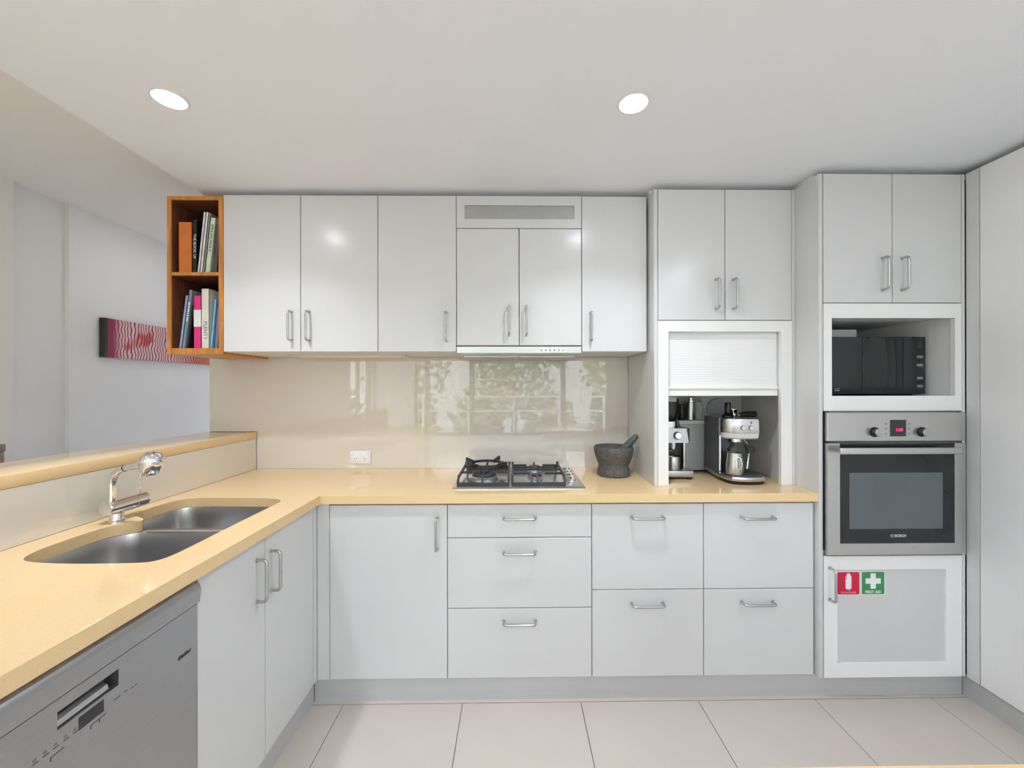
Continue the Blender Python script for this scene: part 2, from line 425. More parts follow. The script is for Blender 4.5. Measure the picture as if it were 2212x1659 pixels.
tag(obj('upstand_panel', B().box(-1.4690, -1.4625, -2.4, -.007, .9005, 1.0735), 'splash'), 'low beige glass upstand panel between benchtop and raised ledge', 'splashback')
b = B().prism([(-1.7255, 1.1135), (-1.7255, 1.5335), (.657, 1.5335), (.657, .9005), (-1.4605, .9005), (-1.4605, 1.1135)], .0, .0055, 'XZ')
tag(obj('splashback', b, 'splash'), 'wide glossy beige glass splashback behind the gas cooktop', 'splashback')

# ------------------------------------------------------------------ cabinets
def door(parent, x0, x1, z0, z1, y, th=.018, m='white', name='door', g=.0016):
    return obj(name, B().box(x0 + g, x1 - g, y, y + th, z0 + g, z1 - g, .0012, 1), m, parent)
def carcass(parent, x0, x1, y0, y1, z0, z1, m='white_in', t=.016, back=True, name='carcass'):
    b = B(); b.box(x0, x0 + t, y0, y1, z0, z1); b.box(x1 - t, x1, y0, y1, z0, z1)
    b.box(x0 + t, x1 - t, y0, y1, z0, z0 + t); b.box(x0 + t, x1 - t, y0, y1, z1 - t, z1)
    if back: b.box(x0 + t, x1 - t, y1 - .008, y1, z0 + t, z1 - t)
    return obj(name, b, m, parent)
YU, ZU0, ZU1 = -.3573, 1.5344, 2.2904
def upper(name, x0, x1, splits, handles, label, z0=ZU0, z1=ZU1, y=YU):
    e = empty(name, ((x0 + x1) / 2, -.18, z0), label, 'cabinet', 'white wall cabinets in a row')
    carcass(e, x0 + .0005, x1 - .0005, y + .0195, -.0015, z0 + .0005, z1 - .0005)
    ed = [x0] + splits + [x1]
    ds = [door(e, a, c, z0, z1, y) for a, c in zip(ed[:-1], ed[1:])]
    for d, (hx, hz) in zip(ds, handles): inst('handle', HANDLE, (hx, y, hz), VERT, d)
    return e
upper('wall_cabinet', -1.394, -.6546, [-1.025], [(-1.068, 1.659), (-.985, 1.659)], 'white double-door wall cabinet beside the orange timber bookcase')
upper('wall_cabinet', -.6546, -.2764, [], [(-.326, 1.655)], 'white single-door wall cabinet left of the rangehood cupboard')
upper('wall_cabinet', .331, .6487, [], [(.374, 1.655)], 'white single-door wall cabinet right of the rangehood cupboard')
e = empty('wall_cabinet', (.027, -.18, 1.563), 'white cupboard above the rangehood with vent grille and two doors', 'cabinet', 'white wall cabinets in a row')
carcass(e, -.2759, .3305, YU + .0195, -.0015, 1.563, ZU1 - .0005)
fp = obj('vent_frame', B().frame(-.2748, .3294, 2.1336, 2.289, -.235, .295, 2.178, 2.244, YU, YU + .018), 'white', e)
obj('vent_grille', B().box(-.2345, .2945, YU + .006, YU + .010, 2.1785, 2.2435), 'grille', fp)
# perforation ribs of the vent grille
b = B()
for k in range(60):
    x = -.2325 + .525 * k / 59; b.box(x - .0014, x + .0014, YU + .0045, YU + .0062, 2.179, 2.243)
for k in range(8):
    z = 2.182 + .058 * k / 7; b.box(-.234, .294, YU + .0048, YU + .0061, z - .0011, z + .0011)
o = obj('vent_mesh', b, 'grille', fp); o['kind'] = 'stuff'
d1 = door(e, -.2764, .027, 1.564, 2.132, YU); d2 = door(e, .027, .331, 1.564, 2.132, YU)
inst('handle', HANDLE, (-.022, YU, 1.684), VERT, d1); inst('handle', HANDLE, (.062, YU, 1.684), VERT, d2)

# slide-out rangehood
h = empty('rangehood', (.027, -.18, 1.515), 'slim stainless rangehood with six small buttons under the wall cupboard', 'rangehood')
obj('hood_body', B().prism([(-.002, 1.518), (-.002, 1.5615), (-.335, 1.5615), (-.335, 1.527), (-.30, 1.518)], -.274, .329, 'YZ'), 'steel_h', h)
ff = obj('fascia', B().box(-.2755, .3300, YU, -.336, 1.528, 1.5605, .0012, 1), 'steel_h', h)
bp = obj('button_panel', B().prism([(.128 + .008 * math.cos(a), 1.542 + .008 * math.sin(a)) for a in [PI / 2 + PI * i / 8 for i in range(9)]] +
         [(.246 + .008 * math.cos(a), 1.542 + .008 * math.sin(a)) for a in [-PI / 2 + PI * i / 8 for i in range(9)]], YU - .0015, YU, 'XZ'), 'outlet', h)
for k in range(6): obj('button', B().cyl((.134 + .0212 * k, YU - .003, 1.542), (.134 + .0212 * k, YU - .0013, 1.542), .0042, n=14), 'print_grey', bp)
for x0, x1 in ((-.25, .02), (.035, .305)): obj('filter', B().box(x0, x1, -.29, -.03, 1.514, 1.5185, .001, 1), 'steel', h)

# bookcase
bx0, bx1, bz0, bz1 = -1.6618, -1.3953, 1.524, 2.283
e = empty('bookcase', (-1.53, -.18, bz0), 'orange timber open bookcase at the left end of the wall cabinets', 'bookcase')
obj('side_panel', B().box(bx0, bx0 + .0195, YU, -.0065, bz0, bz1, .001, 1), 'timber', e)
obj('side_panel', B().box(bx1 - .0215, bx1, YU, -.0065, bz0, bz1, .001, 1), 'timber', e)
obj('top_panel', B().box(bx0 + .0197, bx1 - .0217, YU, -.0065, bz1 - .018, bz1, .001, 1), 'timber', e)
obj('bottom_panel', B().box(bx0 + .0197, bx1 - .0217, YU, -.0065, bz0, bz0 + .029, .001, 1), 'timber', e)
obj('shelf', B().box(bx0 + .0197, bx1 - .0217, YU + .001, -.0135, 1.902, 1.918, .001, 1), 'timber', e)
obj('back_panel', B().box(bx0 + .0197, bx1 - .0217, -.0125, -.0065, bz0 + .0295, bz1 - .0185), 'timber_shaded', e)

obj('inner_shade_sheet', B().box(bx0 + .0197, bx0 + .0212, YU + .006, -.014, bz0 + .0295, 1.9015), 'timber_shaded', e)  # added thin sheets; the interior's shade is put into their darker colour
obj('inner_shade_sheet', B().box(bx0 + .0197, bx0 + .0212, YU + .006, -.014, 1.9185, bz1 - .0185), 'timber_shaded', e)
obj('inner_shade_sheet', B().box(bx1 - .0232, bx1 - .0217, YU + .006, -.014, bz0 + .0295, 1.9015), 'timber_shaded', e)
obj('inner_shade_sheet', B().box(bx1 - .0232, bx1 - .0217, YU + .006, -.014, 1.9185, bz1 - .0185), 'timber_shaded', e)
obj('inner_shade_sheet', B().box(bx0 + .0215, bx1 - .0235, YU + .006, -.014, 1.9002, 1.9017), 'timber_shaded', e)
obj('inner_shade_sheet', B().box(bx0 + .0215, bx1 - .0235, YU + .006, -.014, bz1 - .0198, bz1 - .0183), 'timber_shaded', e)
def book(label, xr, z, w, h, d, tilt, col, yf=-.340, title=None, tcol='print_dark', tsize=.014, band=None, marks=None, name='book'):
    """xr: x of the bottom right corner of the spine (pivot)"""
    e = empty(name, (xr, yf, z + .0003), label, 'book', 'books in the timber bookcase')
    m = mat('cover_' + label.replace(' ', '_')[:30], col, .38, noise=.06, nscale=14)
    t = .0016
    b = B(); b.box(-w, -w + t, 0, d, 0, h); b.box(-t, 0, 0, d, 0, h); b.box(-w, 0, 0, t, 0, h)
    for v in b.bm.verts: v.co += OFF[e]
    cv = obj('cover', b, m, e, smooth=0)
    b = B(); b.box(-w + t, -t, t, d - .003, .003, h - .003)
    for v in b.bm.verts: v.co += OFF[e]
    obj('pages', b, 'paper', e, smooth=0)
    OFF[cv] = OFF[e]
    if band:
        bb = B(); bb.box(-w + .0005, -.0005, -.0006, -.0001, band[0], band[1])
        for v in bb.bm.verts: v.co += OFF[e]
        obj('title_band', bb, M[band[2]], cv, smooth=0)
    if marks:                                   # small unreadable spine print
        bb = B(); r_ = random.Random(len(label)); z_ = h - .012 - marks[0] * .3
        for k in range(marks[2]):
            l_ = r_.uniform(.004, .008); x_ = r_.uniform(-.0012, .0012)
            bb.box(-w / 2 - w * .2 + x_, -w / 2 + w * .2 + x_, -.0007, -.0001, z_ - l_, z_); z_ -= l_ + r_.choice((.0018, .0018, .005))
        for v in bb.bm.verts: v.co += OFF[e]
        obj('spine_print', bb, marks[3], cv, smooth=0)
    if title:
        o = text('title', title, tsize, OFF[e] + Vector((-w / 2, -.0009, h * (.5 if len(title) > 8 else .30))), (PI / 2, PI / 2, 0), tcol, cv)
    e.rotation_euler = (0, math.radians(tilt), 0)
    return e
S1, S2 = 1.918, 1.553
book('thick orange hardback on the upper shelf of the bookcase', -1.556, S1, .064, .246, .20, 0, srgb(214, 116, 46))
book('black book with white spine lettering beside the orange book', -1.533, S1, .021, .258, .18, .4, srgb(16, 16, 20), title='THE BOOK OF', tcol='sign_white', tsize=.0185)
book('thin white book leaning beside the black book on upper shelf', -1.5195, S1, .0115, .296, .17, 6.0, srgb(225, 226, 238))
book('thin cream book second of the leaning white books', -1.5065, S1, .0115, .296, .17, 6.0, srgb(236, 234, 226))
book('thin grey book leaning third, next to the pale green book', -1.4955, S1, .0095, .292, .17, 6.0, srgb(146, 150, 154))
book('pale green leaning book with dark spine lettering on upper shelf', -1.4690, S1, .0245, .268, .13, 6.0, srgb(206, 216, 186), marks=(.07, .20, 15, 'print_grey'))
book('dark purple-grey book at the right end of the upper shelf', -1.4365, S1, .020, .24, .12, 4.0, srgb(84, 76, 90))
book('tall grey-topped book standing behind the upper shelf row', -1.4215, S1, .030, .332, .12, 0, srgb(120, 114, 116), yf=-.19)
book('thin pale blue book leaning at the left of the lower shelf', -1.6070, S2, .0125, .258, .17, 7.4, srgb(150, 170, 205))
book('grey-blue leaning magazine with a coloured spine on lower shelf', -1.5880, S2, .0175, .284, .17, 7.4, srgb(120, 134, 148), marks=(.16, .25, 11, 'sign_white'))
book('black and white leaning book left of the pink book', -1.5765, S2, .0105, .212, .14, 7.4, srgb(28, 27, 30), yf=-.334)
book('hot pink book with a white title band on its spine', -1.5120, S2, .036, .256, .20, 0, srgb(214, 52, 126), band=(.105, .187, 'paper'), title=None)
book('tall cream book titled PLENTY beside the pink book', -1.4742, S2, .037, .289, .20, 0, srgb(218, 214, 202), title='PLENTY', tcol='print_grey', tsize=.026)
book('thin light blue book leaning right of the cream book', -1.4585, S2, .0125, .238, .16, 5.2, srgb(122, 174, 218))
book('grey-violet book at the right end of the lower shelf', -1.4360, S2, .017, .200, .15, 4.0, srgb(126, 120, 138), yf=-.335)

# under-cabinet light
e = empty('cabinet_light', (-.87, -.15, 1.5225), 'long slim cream light bar under the double-door wall cabinet', 'light')
obj('housing', B().box(-1.165, -.565, -.205, -.115, 1.5275, 1.5345, .001, 1), 'white_in', e)
obj('diffuser', B().box(-1.16, -.57, -.20, -.12, 1.5225, 1.5275, .002, 2), 'led_off', e)

# base cabinets -------------------------------------------------------
YD, ZK, ZT = -.5533, .0965, .8535
def base(name, x0, x1, label, rows, hx=None, group='white base cabinets under the long benchtop'):
    e = empty(name, ((x0 + x1) / 2, -.27, ZK), label, 'cabinet', group)
    carcass(e, x0 + .0005, x1 - .0005, YD + .0195, -.008, ZK + .0005, .8612)
    for (z0, z1, hz) in rows:
        d = door(e, x0, x1, z0, z1, YD, name='drawer')
        inst('handle', HANDLE, (hx, YD, hz), HORI, d)
    return e
base('drawer_cabinet', -.2897, .3395, 'white three-drawer base cabinet directly below the gas cooktop', [(.708, ZT, .797), (.401, .708, .647), (ZK, .401, .345)], .024)
base('drawer_cabinet', .3395, .831, 'white two-drawer base cabinet below the granite mortar', [(.4775, ZT, .796), (ZK, .4775, .418)], .582)
base('drawer_cabinet', .831, 1.3185, 'white two-drawer base cabinet next to the oven tower', [(.4775, ZT, .793), (ZK, .4775, .420)], 1.066)
e = empty('corner_cabinet', (-.54, -.27, ZK), 'white corner base cabinet with one door and upright handle', 'cabinet', 'white base cabinets under the long benchtop')
carcass(e, -.849, -.2902, YD + .0195, -.008, ZK + .0005, .8612)
obj('filler_strip', B().box(-.8530, -.8005, YD + .0005, YD + .0185, ZK, .8605, .0008, 1), 'white', e)
d = door(e, -.800, -.2897, ZK, ZT, YD); inst('handle', HANDLE, (-.334, YD, .730), VERT, d)

# sink cabinet on the left run (doors face +x)
XD = -.8535
e = empty('sink_cabinet', (-1.15, -.88, ZK), 'white two-door sink cabinet between dishwasher and corner', 'cabinet')
b = B(); b.box(-1.455, XD - .0195, -1.2105, -1.195, ZK, .855); b.box(-1.455, XD - .0195, -.575, -.556, ZK, .855); b.box(-1.455, XD - .0195, -1.195, -.575, ZK, ZK + .016)
b.box(-1.455, -1.447, -1.195, -.575, ZK + .016, .855)
obj('carcass', b, 'white_in', e)
obj('filler_strip', B().box(XD - .018, XD, -.584, -.5531, ZK, .8605, .0008, 1), 'white', e)
for y0, y1, hy in ((-.915, -.586, -.8835), (-1.2115, -.915, -.960)):
    d = obj('door', B().box(XD - .018, XD, y0 + .0016, y1 - .0016, ZK + .0016, .8580, .0012, 1), 'white', e)
    inst('handle', HANDLE, (XD, hy, .722), SIDE, d)

# dishwasher -----------------------------------------------------------
e = empty('dishwasher', (-1.15, -1.515, 0), 'stainless steel dishwasher with pocket handle under the left bench', 'dishwasher')
XW = XD + .002
obj('tub', B().box(-1.44, XW - .045, -1.81, -1.268, .10, .845), 'print_grey', e)
obj('kick_panel', B().box(-1.44, XW - .05, -1.81, -1.217, 0.0, .0995), 'black', e)
# rounded top lip
prof = [(XW - .04, .7900), (XW - .04, .853)] + arc((XW - .022, .821), .032, PI / 2, 0, 10, lambda x, z: (x, z)) + [(XW + .006, .7900)]
b = B(); b.ring_loft([[(x, y, z) for x, z in prof] for y in (-1.814, -1.2125)]); obj('top_lip', b, 'dw', e)
# one door front with a pocket for the handle
def yz_frame(y0, y1, z0, z1, iy0, iy1, iz0, iz1, x0, x1):
    bb = B(); bb.frame(y0, y1, z0, z1, iy0, iy1, iz0, iz1, x0, x1)
    for v in bb.bm.verts: v.co = Vector((v.co.y, v.co.x, v.co.z))
    return bb
fas = obj('door', yz_frame(-1.812, -1.2150, .10, .7845, -1.545, -1.429, .7265, .761, XW, XW - .04), 'dw', e)
obj('side_edge', B().box(XW - .03, XW - .001, -1.2150, -1.2125, .6615, .7845), 'dw', fas)
obj('pocket', B().box(XW - .039, XW - .030, -1.547, -1.427, .7245, .763), 'print_grey', fas)
obj('handle_bar', B().ring_loft([[(x, y, z) for x, z in [(XW - .030, .7275), (XW - .006, .7275), (XW - .001, .7335), (XW - .004, .743), (XW - .012, .747), (XW - .03, .742)]] for y in (-1.544, -1.449)]), 'steel', fas)
obj('display', B().box(XW - .002, XW + .0007, -1.508, -1.4605, .6955, .7205), 'screen', fas)
TSIDE = (PI / 2, 0, PI / 2)
text('logo', 'Dishlex', .0125, (XW + .0008, -1.256, .6765), TSIDE, 'print_dark', fas, bold=.0004, shear=.15)
def dash(y, z, l, hgt=.0012, m='print_dark'):
    obj('print_mark', B().box(XW, XW + .0006, y - l / 2, y + l / 2, z - hgt / 2, z + hgt / 2), m, fas)
for k in range(5):
    y = -1.580 + .0165 * k; dash(y, .6985, .0095); dash(y - .001, .7045, .005, .0045, 'print_grey')
for y in (-1.4365, -1.4285, -1.4125): dash(y, .7005, .0065)
for y in (-1.398, -1.3895): dash(y, .6975, .006)
for y, l in ((-1.5450, .022), (-1.478, .016), (-1.462, .014)):
    dash(y, .6865, l); dash(y - l / 2, .683, .0012, .008)

# sink -------------------------------------------------------------------
def bowl(outer, depth, shrink):
    p = smooth_loop(outer, 2); cx = sum(a for a, _ in p) / len(p); cy = sum(c for _, c in p) / len(p)
    out = lambda k, z: [(cx + (a - cx) * k, cy + (c - cy) * k, z) for a, c in p]
    rings = [out(1.03, .8605), out(1.012, .8605), out(1.0, .852)]
    rings += [out(.985, .80), out(.965, .8605 - depth + .035), out(.93, .8605 - depth + .012), out(.86, .8605 - depth)]
    rings += [out(.12, .8605 - depth - .004)]
    b = B(); b.ring_loft(rings, cap0=False, cap1=True)
    # outer skin gives the sheet its thickness
    r2 = [[(x, y, z - .0015) for x, y, z in r] for r in rings]
    r2 = [out(1.03, .859), out(1.014, .852), out(1.0, .80), out(.98, .8605 - depth + .035), out(.945, .8605 - depth + .006), out(.86, .8605 - depth - .006), out(.12, .8605 - depth - .008)]
    b.ring_loft(r2, cap0=False, cap1=True)
    return b, (cx, cy)
e = empty('sink', (-1.17, -.9, .66), 'double-bowl stainless steel sink set under the left bench', 'sink')
near = [(-1.35, -1.21), (-1.29, -1.228), (-1.166, -1.236), (-1.0, -1.234), (-.945, -1.222), (-.938, -1.18), (-.938, -1.10), (-.938, -.92), (-.945, -.874), (-1.0, -.870), (-1.29, -.870), (-1.35, -.892), (-1.377, -.954), (-1.381, -1.04), (-1.377, -1.14)]
far = [(-.942, -.836), (-.938, -.70), (-.942, -.63), (-.984, -.602), (-1.086, -.586), (-1.304, -.582), (-1.365, -.59), (-1.406, -.62), (-1.415, -.718), (-1.410, -.79), (-1.380, -.836), (-1.30, -.850), (-1.0, -.850)]
for nm, pl, dp in (('bowl', near, .175), ('bowl', far, .15)):
    b, (cx, cy) = bowl(pl, dp, 0); bo = obj(nm, b, 'steel_sink', e, smooth=50)
    obj('drain', B().lathe([(.043, 0), (.043, .003), (.036, .004), (.030, -.001), (.012, -.001), (.010, .003), (.0, .0032)], (cx, cy, .8605 - dp - .0025), 24, True, False), 'chrome', bo)
obj('divider', B().box(-1.345, -.940, -.8745, -.8465, .852, .8595, .002, 2), 'steel_sink', e)

# tap --------------------------------------------------------------------
tx, ty = -1.385, -.885
e = empty('tap', (tx, ty, ZB), 'chrome kitchen mixer tap with pull-out spray head over the sink', 'tap')
obj('base', B().lathe([(.0245, 0), (.0245, .003), (.0205, .005), (.0195, .007), (.0195, .04)], (tx, ty, ZB), 28), 'chrome', e)
body = obj('body', B().lathe([(.0, -.040), (.021, -.040), (.0238, -.037), (.0238, .058), (.0225, .0585), (.0225, .0605), (.0240, .061), (.0240, .103), (.021, .106), (.0, .106)], (0, 0, 0), 32, False, False, axis='X'), 'chrome', e)
for v in body.data.vertices:
    p = v.co + OFF[e]; v.co = Vector((p.y + tx, p.x + ty, p.z + .951)) - OFF[e]
obj('lever', B().tube([(tx, ty + .086, .972), (tx + .001, ty + .087, 1.006), (tx - .001, ty + .089, 1.042)], [.0030, .0030, .0036], 10), 'chrome', e)
sy_ = ty - .016
hx, hy, hz = -1.238, -.914, 1.110
sp = [(tx, sy_, .966), (tx, sy_, 1.0), (tx, sy_, 1.030), (tx + .003, sy_, 1.050), (tx + .012, sy_ - .001, 1.068), (tx + .027, sy_ - .002, 1.081), (tx + .048, sy_ - .004, 1.088)]
obj('spout', B().tube(sp, .0118, 18), 'chrome', e)
obj('seal_ring', B().cyl((tx + .0475, sy_ - .004, 1.0878), (tx + .0505, sy_ - .0043, 1.0888), .0123, n=18), 'black', e)
obj('spray_hose_tube', B().cyl((tx + .0505, sy_ - .0043, 1.0888), (hx - .020, hy + .001, hz - .004), .0118, .0125, n=18), 'chrome', e)
prof = [(.012, -.036), (.022, -.0365), (.0295, -.030), (.0335, -.016), (.0350, 0), (.0335, .014), (.028, .026), (.018, .0335), (.001, .036)]
b = B().lathe(prof, (hx, hy, hz), 32)
for v in b.bm.verts: v.co = Matrix.Translation((hx, hy, hz)) @ Matrix.Rotation(.25, 4, 'Y') @ Matrix.Translation((-hx, -hy, -hz)) @ v.co
hd = obj('spray_head', b, 'chrome', e)
obj('nozzle', B().lathe([(.017, 0), (.019, .006), (.019, .012)], (hx - .008, hy, hz - .044), 24), 'handle', hd)

# power outlet
e = empty('power_outlet', (-.873, -.005, .929), 'white double power outlet on the beige splashback', 'outlet')
obj('plate', B().box(-.932, -.814, -.0095, -.0005, .929, 1.001, .003, 2), 'outlet', e)
for x in (-.918, -.873, -.829): obj('switch', B().box(x - .0075, x + .0075, -.0125, -.0095, .9815 - (.004 if x == -.873 else 0), .9935 - (.004 if x == -.873 else 0), .001, 1), 'sign_white', e)
for x in (-.899, -.849):
    so = obj('socket', B().cyl((x, -.0105, .9545), (x, -.0095, .9545), .0135, n=20), 'sign_white', e)
    for dx, dz, rt in ((-.0055, .004, .5), (.0055, .004, -.5), (0, -.006, 0)):
        b = B().box(-.0011, .0011, -.0112, -.0104, -.0035, .0035)
        for v in b.bm.verts: v.co = Matrix.Rotation(rt, 3, 'Y') @ v.co + Vector((x + dx, 0, .9545 + dz))
        obj('slot', b, 'print_dark', so)

# ------------------------------------------------------------------ gas cooktop
e = empty('gas_cooktop', (.02, -.27, ZB), 'stainless steel gas cooktop with black cast-iron trivets', 'cooktop')
HX0, HX1, HY0, HY1 = -.279, .327, -.486, -.040
b = B()
def rrect(x0, x1, y0, y1, r, z, n=5):
    P = []
    for cx, cy, a in ((x1 - r, y1 - r, 0), (x0 + r, y1 - r, PI / 2), (x0 + r, y0 + r, PI), (x1 - r, y0 + r, 1.5 * PI)):
        P += [(cx + r * math.cos(a + PI / 2 * i / n), cy + r * math.sin(a + PI / 2 * i / n), z) for i in range(n + 1)]
    return P
b.ring_loft([rrect(HX0, HX1, HY0, HY1, .012, ZB + .0003), rrect(HX0, HX1, HY0, HY1, .012, ZB + .004), rrect(HX0 + .014, HX1 - .014, HY0 + .014, HY1 - .014, .010, ZB + .011)])
obj('hob_plate', b, 'hob_steel', e)
def burner(cx, cy, r, name='burner'):
    z = ZB + .011
    bo = obj(name, B().lathe([(r * 1.12, 0), (r * 1.12, .004), (r, .006), (r, .020), (r * .9, .022)], (cx, cy, z), 28), 'steel', e)
    obj('burner_cap', B().lathe([(r * .92, 0), (r * .94, .004), (r * .86, .009), (r * .3, .0105)], (cx, cy, z + .022), 28), 'iron', bo)
    return bo
wk = burner(-.145, -.325, .060)
obj('inner_ring', B().lathe([(.024, 0), (.024, .012), (.015, .014)], (-.145, -.325, ZB + .044), 20), 'iron', wk)
burner(.110, -.355, .026); burner(.110, -.155, .034)
def trivet(x0, x1, y0, y1, cx, cys, fingers):
    b = B(); zl, zt = ZB + .0112, ZB + .0400
    def bar(p, q, h=.011, w=.0046):
        p, q = Vector(p), Vector(q); d = (q - p); n = Vector((-d.y, d.x, 0)).normalized() * w
        b.ring_loft([[p + n, p - n, p - n + Vector((0, 0, h)), p + n + Vector((0, 0, h))], [q + n, q - n, q - n + Vector((0, 0, h)), q + n + Vector((0, 0, h))]])
    for y in (y0, y1): bar((x0 - .004, y, zl), (x1 + .004, y, zl), .013, .0055)
    for x in (x0, x1):
        bar((x, y0, zl + .004), (x, y0 + .032, zt)); bar((x, y0 + .031, zt), (x, y1 - .031, zt)); bar((x, y1 - .032, zt), (x, y1, zl + .004))
        b.box(x - .006, x + .006, y1 - .05, y1 - .038, zt, zt + .018, .001, 1)
    for (px, py, qx, qy) in fingers:
        if px in (x0, x1): bar((px, py, zt), (qx, qy, zt), .010, .0042)
        else:
            m_ = (px, py + (.016 if qy > py else -.016)); bar((px, py, zl + .004), (m_[0], m_[1], zt)); bar((m_[0], m_[1] - (.001 if qy > py else -.001), zt), (qx, qy, zt), .010, .0042)
    return obj('trivet', b, 'iron', e)
trivet(-.258, -.024, -.455, -.075, 0, 0, [(-.145, -.455, -.145, -.385), (-.145, -.075, -.145, -.235), (-.258, -.325, -.205, -.325), (-.024, -.325, -.085, -.325), (-.258, -.19, -.20, -.19), (-.024, -.19, -.09, -.19)])
trivet(-.007, .236, -.455, -.080, 0, 0, [(.110, -.455, .110, -.385), (.110, -.080, .110, -.125), (-.007, -.355, .075, -.355), (.236, -.355, .150, -.355),
       (-.007, -.155, .068, -.155), (.236, -.155, .152, -.155), (-.007, -.262, .236, -.262)])
for k in range(4):
    y = -.355 + .066 * k
    kb = obj('knob', B().lathe([(.021, 0), (.021, .004), (.0175, .006), (.0165, .020), (.0145, .022)], (.281, y, ZB + .0105), 22), 'chrome', e)
    obj('knob_grip', B().box(.2775, .2845, y - .016, y + .016, ZB + .0325, ZB + .0375, .0015, 1), 'chrome', kb)
obj('knob_strip', B().box(.256, .306, -.385, -.128, ZB + .0098, ZB + .0112, .0004, 1), 'steel', e)
# loose wok ring resting on the rear of the left trivet
b = B(); c = Vector((-.145, -.205, 0)); z = ZB + .0600
pts = [c + Vector((.088 * math.cos(2 * PI * i / 28), .088 * math.sin(2 * PI * i / 28), z)) for i in range(29)]
for rr, zz in ((.100, z), (.084, z + .004)):
    ring = [[c + Vector(((rr + dr) * math.cos(2 * PI * i / 32), (rr + dr) * math.sin(2 * PI * i / 32), zz + dz)) for dr, dz in ((-.005, -.005), (.005, -.005), (.005, .006), (-.005, .006))] for i in range(32)]
    vs = [[b.bm.verts.new(p) for p in r] for r in ring]
    for i in range(32):
        a, d2 = vs[i], vs[(i + 1) % 32]
        for k in range(4): b.bm.faces.new((a[k], a[(k + 1) % 4], d2[(k + 1) % 4], d2[k]))
wr = empty('wok_ring', (c.x, c.y, ZB + .0485), 'black iron wok ring sitting on the left cooktop trivet', 'wok ring')
obj('ring', b, 'iron', wr)
for k in range(4):
    a = PI / 4 + k * PI / 2 + .25; d = Vector((math.cos(a), math.sin(a), 0)); n = Vector((-d.y, d.x, 0)) * .0055
    bb = B(); p = c + d * .074; q2 = c + d * .128
    bb.ring_loft([[p + n + Vector((0, 0, z - .004)), p - n + Vector((0, 0, z - .004)), p - n + Vector((0, 0, z + .012)), p + n + Vector((0, 0, z + .012))],
                  [q2 + n + Vector((0, 0, z + .006)), q2 - n + Vector((0, 0, z + .006)), q2 - n + Vector((0, 0, z + .026)), q2 + n + Vector((0, 0, z + .026))]])
    obj('prong', bb, 'iron', wr)

# ------------------------------------------------------------------ mortar and pestle
mx, my = .525, -.195
prof = [(.0, 0), (.078, 0), (.084, .004), (.085, .020), (.080, .040), (.076, .052), (.082, .066), (.094, .098), (.1015, .128), (.1025, .146), (.099, .152), (.092, .152), (.088, .146), (.080, .105), (.060, .075), (.030, .062), (.0, .060)]
b = B().lathe([(max(r, .0005), h) for r, h in prof], (mx, my, ZB + .0003), 44)
tag(obj('mortar', b, 'mortar', smooth=45), 'dark grey granite mortar on the benchtop beside the appliance cupboard', 'mortar')
p0, p1 = Vector((mx + .012, my, ZB + .090)), Vector((mx + .122, my - .012, ZB + .212))
d = (p1 - p0); L = d.length; d.normalize(); q = Vector((0, 0, 1)).rotation_difference(d)
prof = [(.001, 0), (.018, .002), (.026, .012), (.027, .026), (.024, .05), (.020, .09), (.017, .13), (.0145, L - .012), (.010, L - .002), (.001, L)]
b = B(); b.ring_loft([[p0 + q @ Vector((r * math.cos(2 * PI * i / 24), r * math.sin(2 * PI * i / 24), h)) for i in range(24)] for r, h in prof])
tag(obj('pestle', b, 'pestle', smooth=50), 'greenish grey stone pestle leaning in the granite mortar', 'pestle')

# ------------------------------------------------------------------ appliance cupboard
YC = -.4308
e = empty('appliance_cupboard', (.99, -.21, ZB), 'tall white appliance cupboard standing on the benchtop with half-open roller shutter', 'cupboard')
obj('side_panel', B().box(.6585, .6755, YC + .002, -.0008, ZB + .0005, ZU1, .0008, 1), 'white', e)
obj('side_panel', B().box(1.3095, 1.3260, YC + .002, -.0008, ZB + .0005, ZU1, .0008, 1), 'white', e)
obj('divider_shelf', B().box(.6757, 1.3093, YC + .019, -.0025, 1.664, 1.680), 'white_in', e)
obj('top_panel', B().box(.6757, 1.3093, YC + .019, -.0025, 2.274, 2.2900), 'white_in', e)
obj('back_panel', B().box(.6757, 1.3093, -.0085, -.0025, ZB + .0005, 2.2735), 'white_in', e)
b = B(); th = .02
poly = [(.6765, ZB + .0008), (.725, ZB + .0008), (.725, 1.623), (1.257, 1.623), (1.257, ZB + .0008), (1.3085, ZB + .0008), (1.3085, 1.6735), (.6765, 1.6735)]
b.prism(poly, YC, YC + th, 'XZ'); obj('shutter_frame', b, 'white_paint', e, smooth=0)
d1 = door(e, .6765, .993, 1.6755, ZU1, YC); d2 = door(e, .993, 1.3085, 1.6755, ZU1, YC)
inst('handle', HANDLE, (.950, YC, 1.798), VERT, d1); inst('handle', HANDLE, (1.032, YC, 1.798), VERT, d2)
